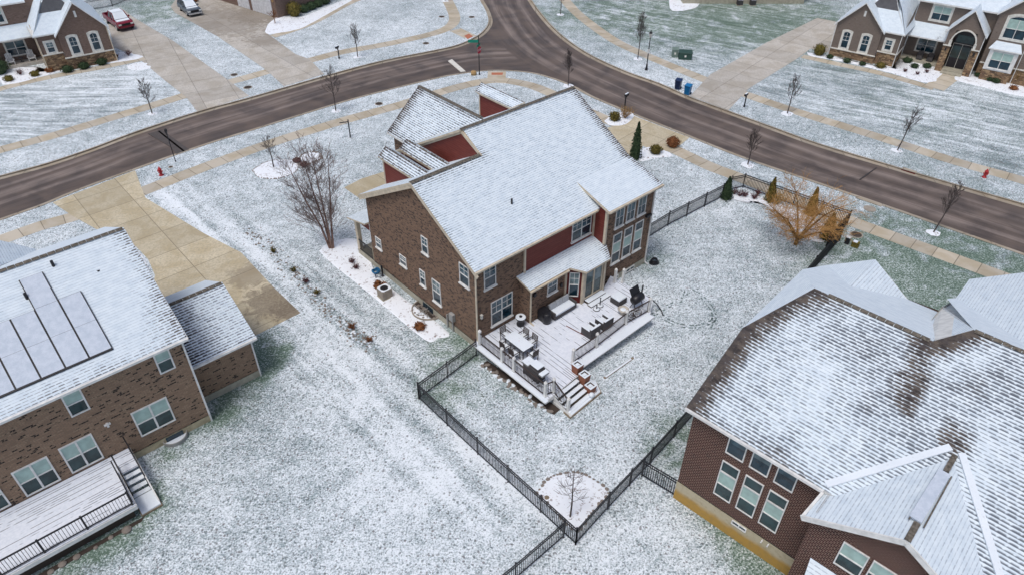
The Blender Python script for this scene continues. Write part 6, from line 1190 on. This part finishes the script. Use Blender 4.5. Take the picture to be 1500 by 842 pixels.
for k, (x, y) in enumerate(((1343, 110), (1357, 107), (1325, 106))): shrub((x, y), .35, .4, 'leaf_purple', ('little reddish dormant plant below the others in the porch bed snow', 'little reddish dormant plant nearest the left entry pier', 'little reddish dormant plant nearest the side wall with white downspout')[k], 50 + k, 'dry_perennial', 'plant', 'dormant plants in the porch bed', 90, twiggy=True)
for k, (x, y) in enumerate(((1432, 113), (1440, 116), (1449, 119), (1458, 122))): shrub((x, y), .42, .55, 'leaf_green', ('blue green low plant under the bay window, nearest the entry pier', 'blue green low plant under the bay window, second from the pier', 'blue green low plant under the bay window, third from the pier', 'blue green low plant under the bay window, next to the yellow shrub')[k], 60 + k, group='blue green plants under the bay window', n=260)
shrub((1485, 122), .8, 1.9, 'leaf_gold', 'yellow leaved shrub at the right corner of the bay window', 66, n=500, twiggy=True)
shrub((1484, 132), .45, .5, 'leaf_rust', 'rusty low plant in front of the yellow leaved shrub', 67, n=200)
shrub((432, 24), .95, 1.9, 'leaf_olive', 'large brown green bush beside the white garage doors', 68, n=1000)
for k, (x, y) in enumerate(((446, 18), (456, 14), (466, 10), (476, 6))): shrub((x, y), .9, 1.0, 'leaf_green', ('dark hedge bush nearest the large brown green bush at the far garage', 'dark hedge bush second from the large brown green bush', 'dark hedge bush third from the large brown green bush', 'dark hedge bush farthest from the garage, at the top edge')[k], 70 + k, group='hedge bushes by the far garage house', n=400)
streettree((403, 35), 1.5, 'tiny rusty weeping tree in the pointed snow bed', 75, .5, .6, n=14, ring=False, group=None, mat='leaf_rust')
shrub((286, 3), .5, .6, 'leaf_rust', 'small dark red shrub behind the grey car', 76, n=200)
for k, (x, y, mt, lb) in enumerate(((436, 238, 'leaf_purple', 'dark purple shrub nearest the round bed, on its right rim'), (446, 244, 'leaf_purple', 'dark purple shrub at the lower edge of the small rocky bed'))): shrub((x, y), .33, .45, mt, lb, 80 + k, n=260)
for k, (x, y, mt, lb) in enumerate(((401, 370, 'leaf_olive', 'brown tuft nearest the top of the rocky swale'), (430, 398, 'leaf_olive', 'brown tuft second down the rocky swale'), (448, 414, 'leaf_purple', 'pinkish tuft midway down the rocky swale'), (465, 430, 'leaf_olive', 'dark brown tuft below the pinkish one in the swale'), (516, 481, 'leaf_rust', 'rusty tuft near the lower end of the swale'), (541, 500, 'leaf_rust', 'rusty brown tuft last in the swale on the open lawn'))): shrub((x, y), .27, .35, mt, lb, 90 + k, 'dry_perennial', 'plant', n=240, twiggy=True)
shrub((0, 0), .38, .42, 'leaf_rust', 'rust orange plant in snow below the rusty window well', 97, 'dry_perennial', 'plant', n=260, p=L2W(mh, -1.5, 3.9))
for k, (u, v) in enumerate(((-1.0, 9.5), (-1.25, 9.2), (-.8, 9.0))): shrub((0, 0), .24, .3, 'leaf_rust', ('small rusty dry plant closest to the blue hose caddy', 'small rusty dry plant farthest out from the gable wall', 'small rusty dry plant closest to the condenser')[k], 100 + k, 'dry_perennial', 'plant', 'rusty plants by the condenser', 120, p=L2W(mh, u, v))
for k, (x, y) in enumerate(((522, 394), (516, 386))): shrub((x, y), .35, .4, 'leaf_purple', ('pale pink dry plant nearer the blue hose caddy', 'pale pink dry plant nearer the birch')[k], 105 + k, 'dry_perennial', 'plant', 'dry plants near the side porch', 90, twiggy=True)
for k, (x, y) in enumerate(((202, 385), (209, 395))): shrub((x, y), .3, .35, 'leaf_green', ('dark clump beside the left house roof edge, the upper one', 'dark clump beside the left house roof edge, the lower one')[k], 108 + k, group='dark clumps beside the left house', n=160)

# ================================================================== street things
def lathe_thing(parent, name, prof, mat, n=14, c=(0, 0, 0), smooth=True): m = MB(); m.lathe(prof, c, n); return m.build(name, mat, parent, smooth=smooth)
t = thing('street_lamp', 'black lamp post with a white lantern beside the upper road', 'street lamp', G(946.7, 103))
lathe_thing(t, 'pole', [(.17, 0), (.17, .12), (.11, .3), (.1, .6), (.06, .75), (.05, 3.5), (.08, 3.55), (.05, 3.62)], 'black_metal'); lathe_thing(t, 'lantern', [(.1, 3.62), (.19, 4.05), (.19, 4.1)], 'lamp_glass', 8); lathe_thing(t, 'lantern_roof', [(.22, 4.1), (.16, 4.2), (.05, 4.3), (.03, 4.45), (.01, 4.5)], 'black_metal', 8)
m = MB(); m.box(-.14, -.08, 1.9, .1, -.055, 2.35); m.build('notice_plate', 'white_trim', t)
t = thing('stop_sign', 'stop sign with green street name blade at the street corner', 'road sign', G(702.3, 110), rad(0))
lathe_thing(t, 'pole', [(.09, 0), (.09, .15), (.05, .25), (.045, 4.2), (.06, 4.22), (.01, 4.35)], 'black_metal', 10)
m = MB(); sa_ = rad(62)
X = Matrix.Rotation(sa_, 4, 'Z'); m.X = X @ Matrix.Translation((0, 0, 2.75))
P8 = [(.4 * cos(pi / 8 + i * pi / 4), .4 * sin(pi / 8 + i * pi / 4)) for i in range(8)]
F = [m.P((x, -.07, z)) for x, z in P8]; B = [m.P((x, -.055, z)) for x, z in P8]; m.fi(F); m.fi(B[::-1])
for i in range(8): m.fi((F[i], F[(i + 1) % 8], B[(i + 1) % 8], B[i]))
sp = m.build('stop_plate', 'stop_red', t)
def text(par, s_, size, mat, mtx, name='lettering'):
    cu = bpy.data.curves.new(name, 'FONT'); cu.body = s_; cu.size = size; cu.align_x = 'CENTER'; cu.align_y = 'CENTER'; cu.extrude = .003; o = bpy.data.objects.new(name, cu); C.objects.link(o)
    dg = bpy.context.evaluated_depsgraph_get(); me = bpy.data.meshes.new_from_object(o.evaluated_get(dg)); bpy.data.objects.remove(o); me.transform(mtx); me.materials.clear(); me.materials.append(M[mat]); q = bpy.data.objects.new(name, me); C.objects.link(q); q.parent = par; return q
text(sp, 'STOP', .3, 'white_trim', X @ Matrix.Translation((0, -.078, 2.75)) @ Matrix.Rotation(pi / 2, 4, 'X'))
m = MB(); m.box(-1.15, -.02, 3.55, -.03, .02, 3.85); bl = m.build('street_name_blade', 'green_sign', t)
m = MB(); m.X = Matrix.Rotation(rad(70), 4, 'Z'); m.box(-.6, -.015, 3.2, .4, .015, 3.42); m.build('street_name_blade', 'green_sign', t)
t = thing('tan_cap', 'tan round bollard stub on the verge beside the stop sign', 'utility marker', G(694, 110)); lathe_thing(t, 'stub', [(.3, 0), (.32, .25), (.26, .42), (.01, .48)], 'ochre', 12)
sheetpoly('tactile_mat', ((680, 53), (687, 50), (693, 54), (685, 58)), 'orange_mat', .022); sheetpoly('tactile_mat', ((720, 107), (737, 107), (736, 110.5), (720, 110.5)), 'orange_mat', .022)
def mailbox(px, label, rz=0.0, h=1.25, tall=False):
    t = thing('mailbox', label, 'mailbox', G(*px), rz, None); m = MB(); m.box(-.05, -.05, 0, .05, .05, h + (.1 if not tall else 0)); m.box(-.08, -.08, 0, .08, .08, .15)
    m.bar((0, 0, h - .25), (0, -.3, h - .05), .04); m.build('post', 'black_metal', t)
    m = MB(); m.box(-.1, -.4, h, .1, .15, h + .14); 
    for i in range(6): a0, a1 = pi * i / 6, pi * (i + 1) / 6; m.face([(.1 * cos(a0), -.4, h + .14 + .09 * sin(a0)), (.1 * cos(a1), -.4, h + .14 + .09 * sin(a1)), (.1 * cos(a1), .15, h + .14 + .09 * sin(a1)), (.1 * cos(a0), .15, h + .14 + .09 * sin(a0))])
    m.build('box', 'black_metal', t); m = MB(); m.box(-.07, -.38, h + .215, .07, .13, h + .25); m.build('snow_cap', 'snow', t); return t
mailbox((1090, 157), 'black mailbox on the strip by the top right driveway', rad(-40)); mailbox((914, 168), 'black mailbox behind the golden grass tuft', rad(140), 1.9); mailbox((497, 86), 'black mailbox beside the small tree on the far left strip', rad(-20))
t = thing('yard_lamp', 'slim black post lamp standing on the verge by the left street', 'lamp', G(257.3, 237)); lathe_thing(t, 'pole', [(.06, 0), (.04, .2), (.035, 2.6)], 'black_metal', 8); lathe_thing(t, 'lantern', [(.06, 2.6), (.13, 2.95), (.16, 3.0), (.03, 3.15)], 'black_metal', 8)
t = thing('yard_sign_post', 'black post with a short arm on the lawn left of the main roof', 'sign post', G(513.5, 202), rad(20)); m = MB(); m.bar((0, 0, 0), (0, 0, 1.8), .1); m.build('post', 'black_metal', t); m = MB(); m.bar((0, 0, 1.6), (-.8, 0, 1.6), .07); m.build('arm', 'black_metal', t)
def hydrant(px, label):
    t = thing('fire_hydrant', label, 'fire hydrant', G(*px), 0, None); lathe_thing(t, 'barrel', [(.2, 0), (.2, .05), (.12, .08), (.12, .5), (.17, .53), (.17, .57), (.13, .62), (.05, .74), (.04, .8), (.01, .81)], 'hydrant_red', 12)
    m = MB(); m.tube([(-.22, 0, .4), (.22, 0, .4)], .06, 8); m.tube([(0, 0, .38), (0, -.22, .38)], .08, 8); m.build('outlet', 'hydrant_red', t); return t
hydrant((236.5, 257), 'red fire hydrant on the verge next to the slim black post lamp'); hydrant((1441.5, 260), 'red fire hydrant by the sidewalk at the right edge')
def bin_(px, mat, label, rz):
    t = thing('wheelie_bin', label, 'trash bin', G(*px), rz, 'wheeled bins at the kerb'); m = MB(); b, tp = .25, .31; q0 = [(-b, -b, .08), (b, -b, .08), (b, b, .08), (-b, b, .08)]; q1 = [(-tp, -tp, 1.0), (tp, -tp, 1.0), (tp, tp, 1.0), (-tp, tp, 1.0)]
    for i in range(4): m.face([q0[i], q0[(i + 1) % 4], q1[(i + 1) % 4], q1[i]])
    m.face(q0[::-1]); m.build('body', mat, t); m = MB(); m.slab([(-.34, -.36, 1.04), (.34, -.36, 1.04), (.34, .36, 1.1), (-.34, .36, 1.1)], .06, 0, 0); m.bar((-.25, .38, 1.02), (.25, .38, 1.02), .04); m.build('lid', mat, t)
    for s_ in (-1, 1): m = MB(); m.X = Matrix.Translation((s_ * .27, .27, .12)) @ Matrix.Rotation(pi / 2, 4, 'Y'); m.lathe([(.12, -.03), (.12, .03)], n=12); m.build('wheel', 'tyre', t)
    m = MB()
    for k in (-.15, 0, .15): m.bar((k, -.262, .15), (k, -.318, .95), .03)
    m.build('rib', mat, t)
bin_((992.5, 131), 'navy_bin', 'navy blue wheeled bin at the kerb nearer the lamp post', rad(-30)); bin_((1006.5, 139), 'blue_bin', 'bright blue wheeled bin at the driveway mouth', rad(-35))
def ubox(px, sx, sy, h, label, rz, mat='green_box'):
    t = thing('utility_box', label, 'utility box', G(*px), rz); m = MB(); m.box(-sx, -sy, 0, sx, sy, h); m.build('cabinet', mat, t); m = MB(); m.slab([(-sx - .04, -sy - .04, h + .04), (sx + .04, -sy - .04, h + .04), (sx + .04, sy + .04, h + .12), (-sx - .04, sy + .04, h + .12)], .08, 0, 0); m.build('lid', mat, t); m = MB(); m.box(-.1, -sy - .01, h * .4, .1, -sy, h * .7); m.build('notice_plate', 'stone_paint', t); return t
ubox((988, 83), .35, .4, .85, 'small grey green utility box, left of the pair near the bins', rad(-8), paint('pale_green_box', (.16, .22, .19), .6)); ubox((1003, 86), .75, .5, .75, 'large dark green transformer box, right of the pair near the bins', rad(-8))
t = thing('utility_box', 'small black utility pedestal on snowy grass outside the fence end', 'utility box', G(1240, 357), rad(-40)); m = MB(); m.box(-.16, -.12, 0, .16, .12, .55); m.build('cabinet', 'black_metal', t); m = MB(); m.box(-.16, -.12, .551, .16, .12, .6); m.build('snow_cap', 'snow', t)
t = thing('utility_box', 'low olive utility box right of the black pedestal', 'utility box', G(1252, 361), rad(-40)); m = MB(); m.box(-.25, -.2, 0, .25, .2, .4); m.build('cabinet', 'leaf_olive', t); m = MB(); m.box(-.2, -.16, .401, .1, .16, .44); m.build('snow_cap', 'snow', t)
def manhole(px, r, label, mat='dark_wood', z=.0):
    t = thing('manhole_cover', label, 'manhole cover', G(*px) + Vector((0, 0, z))); lathe_thing(t, 'rim', [(r + .06, -.02), (r + .06, .02), (r, .022), (.01, .022)], 'ac_metal', 20, smooth=False); lathe_thing(t, 'cover', [(r * .92, .0), (r * .92, .03), (.01, .03)], mat, 20, smooth=False); return t
manhole((1254.5, 344), .42, 'dark round cover on the grass just below the sidewalk by the fence end'); manhole((1274, 306), .42, 'rusty round cover on the verge beside the storm drain', 'ac_metal')
manhole((110+253, 128.5), .4, 'rusty round cover in the small grass triangle between two driveways', 'brown_soil'); manhole((343, 110), .35, 'dark cover at the tip of grass between two driveways'); manhole((691, 25.5), .35, 'small dark cover on the verge left of the upper road'); manhole((624, 64), .35, 'small dark cover on the strip left of the junction'); manhole((555, 152.5), .35, 'reddish cover on the verge behind the front gable', 'brown_soil'); manhole((647, 25), .35, 'small dark cover on the lawn beside the upper sidewalk')
manhole((250, 245), .15, 'tiny dark cover between hydrant and post lamp')
def drain(px, px2, label):
    a, b = G(*px), G(*px2); t = thing('storm_drain', label, 'storm drain', a); d = b - a; m = MB(); m.bar(Vector((0, 0, -.02)), d + Vector((0, 0, -.02)), .35, .12); m.build('stone_top', 'kerb', t); m = MB(); n = Vector((d.y, -d.x, 0)).normalized(); m.bar(n * .2 + Vector((0, 0, -.06)), d + n * .2 + Vector((0, 0, -.06)), .1, .09); m.build('grate', 'brick_red_paint', t)
drain((1322, 246.5), (1342, 253), 'rusty storm drain slot in the far kerb of the right road'); drain((1254, 289), (1292, 302), 'rusty storm drain slot in the near kerb of the right road')
# snow clumps and leaves
t = thing('paper_bag', 'rust brown leaf bag lying against bed edge in the fence corner', 'leaf bag', G(801, 729)); m = MB(); m.lathe([(.12, 0), (.14, .06), (.05, .12)], n=7); m.build('bag', 'wood', t)

m = MB(); rnd = random.Random(3)
for trail in (((955, 462), (975, 450), (1000, 438), (1008, 425), (1025, 432), (1040, 448), (1046, 466), (1030, 476), (1012, 478), (990, 474), (965, 462)), ((905, 472), (940, 470), (962, 456)), ((1046, 466), (1038, 480))):
    L = smooth_line([G2(*p) for p in trail], 8)
    for i in range(len(L) - 1):
        if rnd.random() < .65:
            d = (L[i + 1] - L[i]).normalized(); nn_ = Vector((-d.y, d.x)); c = L[i] + nn_ * (.12 if i % 2 else -.12) + d * rnd.uniform(-.1, .1); a, b = .13 * rnd.uniform(.6, 1.1), .06
            m.face([(*(c + d * (a * cos(t * pi / 4)) + nn_ * (b * sin(t * pi / 4))), .006) for t in range(8)])
tag(m.build('footprints', paint('trodden_grass', (.13, .18, .18), .9, .4)), kind='stuff')
# cars
def car(loc, rz, label, mat, kind):
    t = thing('parked_car' if kind == 'suv' else 'pickup_truck', label, 'car' if kind == 'suv' else 'pickup truck', loc, rz)
    L, W_ = (4.6, 1.85) if kind == 'suv' else (5.7, 2.0)
    if kind == 'suv': low = [(-2.3, .35), (-2.3, .85), (-2.2, 1.0), (2.1, .98), (2.28, .75), (2.3, .35)]; cab = [(-2.15, 1.0), (-1.9, 1.5), (-1.3, 1.62), (.2, 1.6), (1.1, 1.02)]; wx = (-1.4, 1.4); hood = [(1.1, 1.04), (2.2, .86)]
    else: low = [(-2.85, .5), (-2.85, 1.15), (2.5, 1.15), (2.8, .95), (2.85, .5)]; cab = [(-.9, 1.15), (-.75, 1.82), (.7, 1.86), (1.45, 1.18)]; wx = (-1.85, 1.85); hood = [(1.45, 1.2), (2.7, 1.06)]
    m = MB(); n = len(low); w0, w1 = W_ / 2, W_ / 2 - .08
    def sect(pf, a, b):
        A = [m.P((x, -(a if z < .9 else b), z)) for x, z in pf]; B = [m.P((x, (a if z < .9 else b), z)) for x, z in pf]; k = len(pf)
        m.fi(A); m.fi(B[::-1])
        for i in range(k): m.fi((A[i], B[i], B[(i + 1) % k], A[(i + 1) % k]))
    if kind == 'suv': sect(low, w0, w1)
    else:
        m.box(-.95, -w0, .5, 2.5, w0, 1.13); sect([(2.4, .5), (2.4, 1.13), (2.7, 1.08), (2.85, .9), (2.85, .5)], w0, w1); m.box(-2.85, -w0, .5, -.95, -w0 + .12, 1.15); m.box(-2.85, w0 - .12, .5, -.95, w0, 1.15); m.box(-2.85, -w0, .5, -2.75, w0, 1.15)
    bd = m.build('body', mat, t)
    o = bd.modifiers.new('bevel', 'BEVEL'); o.width = .06; o.segments = 2
    if kind != 'suv': m = MB(); m.box(-2.75, -w0 + .12, .5, -.95, w0 - .12, .62); m.build('truck_bed', 'tyre', t)
    m = MB(); k = len(cab); c0, c1 = W_ / 2 - .1, W_ / 2 - .28
    A = [m.P((x, -(c0 if z < 1.25 else c1), z)) for x, z in cab]; B = [m.P((x, (c0 if z < 1.25 else c1), z)) for x, z in cab]; m.fi(A); m.fi(B[::-1])
    for i in range(k): m.fi((A[i], B[i], B[(i + 1) % k], A[(i + 1) % k]))
    m.build('cabin', 'car_glass', t)
    m = MB()
    for i in range(k):
        for s_ in (-1, 1):
            p = cab[i]; y = s_ * (c0 if p[1] < 1.25 else c1)
            if i < k - 1: q = cab[i + 1]; y2 = s_ * (c0 if q[1] < 1.25 else c1); m.bar((p[0], y, p[1]), (q[0], y2, q[1]), .07)
    mx = sum(p[0] for p in cab) / k
    for s_ in (-1, 1): m.bar((mx, s_ * c0, cab[0][1]), (mx, s_ * c1, cab[-2][1]), .08)
    m.build('pillar', mat, t)
    m = MB(); z = cab[-2][1]; x0, x1 = cab[1][0] + .05, cab[-2][0] - .02; m.slab([(x0, -c1 + .03, cab[1][1] + .05), (x1, -c1 + .03, z + .05), (x1, c1 - .03, z + .05), (x0, c1 - .03, cab[1][1] + .05)], .05, 0, 0)
    a, b = cab[-2], cab[-1]; m.slab([(a[0] + .04, -c1 + .05, a[1] + .03), (b[0], -c0 + .1, b[1] + .05), (b[0], c0 - .1, b[1] + .05), (a[0] + .04, c1 - .05, a[1] + .03)], .03, 0, 0)
    m.slab([(hood[0][0] + .1, -w1 + .12, hood[0][1]), (hood[1][0], -w1 + .16, hood[1][1]), (hood[1][0], w1 - .16, hood[1][1]), (hood[0][0] + .1, w1 - .12, hood[0][1])], .05, 0, 0); m.build('snow_cover', 'snow', t)
    for x in wx:
        for s_ in (-1, 1):
            m = MB(); R0 = .35 if kind == 'suv' else .41; m.X = Matrix.Translation((x, s_ * (W_ / 2 - .12), R0)) @ Matrix.Rotation(-s_ * pi / 2, 4, 'X'); m.lathe([(R0, -.11), (R0, .11), (R0 * .65, .13)], n=18); wo = m.build('wheel', 'tyre', t)
            m = MB(); m.X = Matrix.Translation((x, s_ * (W_ / 2 - .12), R0)) @ Matrix.Rotation(-s_ * pi / 2, 4, 'X'); m.lathe([(R0 * .62, .131), (R0 * .58, .145), (.05, .12)], n=12); m.build('rim', 'chrome', wo)
    zf = .72 if kind == 'suv' else .85; xf = L / 2 + (.0 if kind == 'suv' else .0)
    for s_ in (-1, 1): m = MB(); m.box(xf - .12, s_ * .72 - .17, zf - .06, xf + .02, s_ * .72 + .17, zf + .1); m.build('headlight', 'headlight', t)
    m = MB(); m.box(xf - .1, -.5, zf - .12, xf + .015, .5, zf + .12); m.build('grille', 'tyre', t)
    m = MB(); m.box(xf - .1, -.85, zf - .38, xf + .05, .85, zf - .2); m.build('bumper', 'chrome' if kind == 'suv' else mat, t)
    for s_ in (-1, 1): m = MB(); x = cab[-1][0] - .35; m.box(x - .08, s_ * (W_ / 2 + .06) - .08, 1.0 if kind == 'suv' else 1.2, x + .06, s_ * (W_ / 2 + .06) + .08, (1.15 if kind == 'suv' else 1.4)); m.build('mirror', mat, t)
    return t
pa = G(187, 45.5); pb = G(165, 30); car((pa + (pb - pa).normalized() * 2.6), math.atan2(pa.y - pb.y, pa.x - pb.x), 'dark red pickup truck with snow on its cab in the left driveway', 'car_red', 'pickup')
pa = G(287, 24.5); pb = G(268, 10); car((pa + (pb - pa).normalized() * 2.1), math.atan2(pa.y - pb.y, pa.x - pb.x), 'blue grey hatchback with snowy roof and hood by the far garage', 'car_grey', 'suv')
# small stray things on the snow
for k, (x, y) in enumerate(((240, 726), (250, 715))): pass
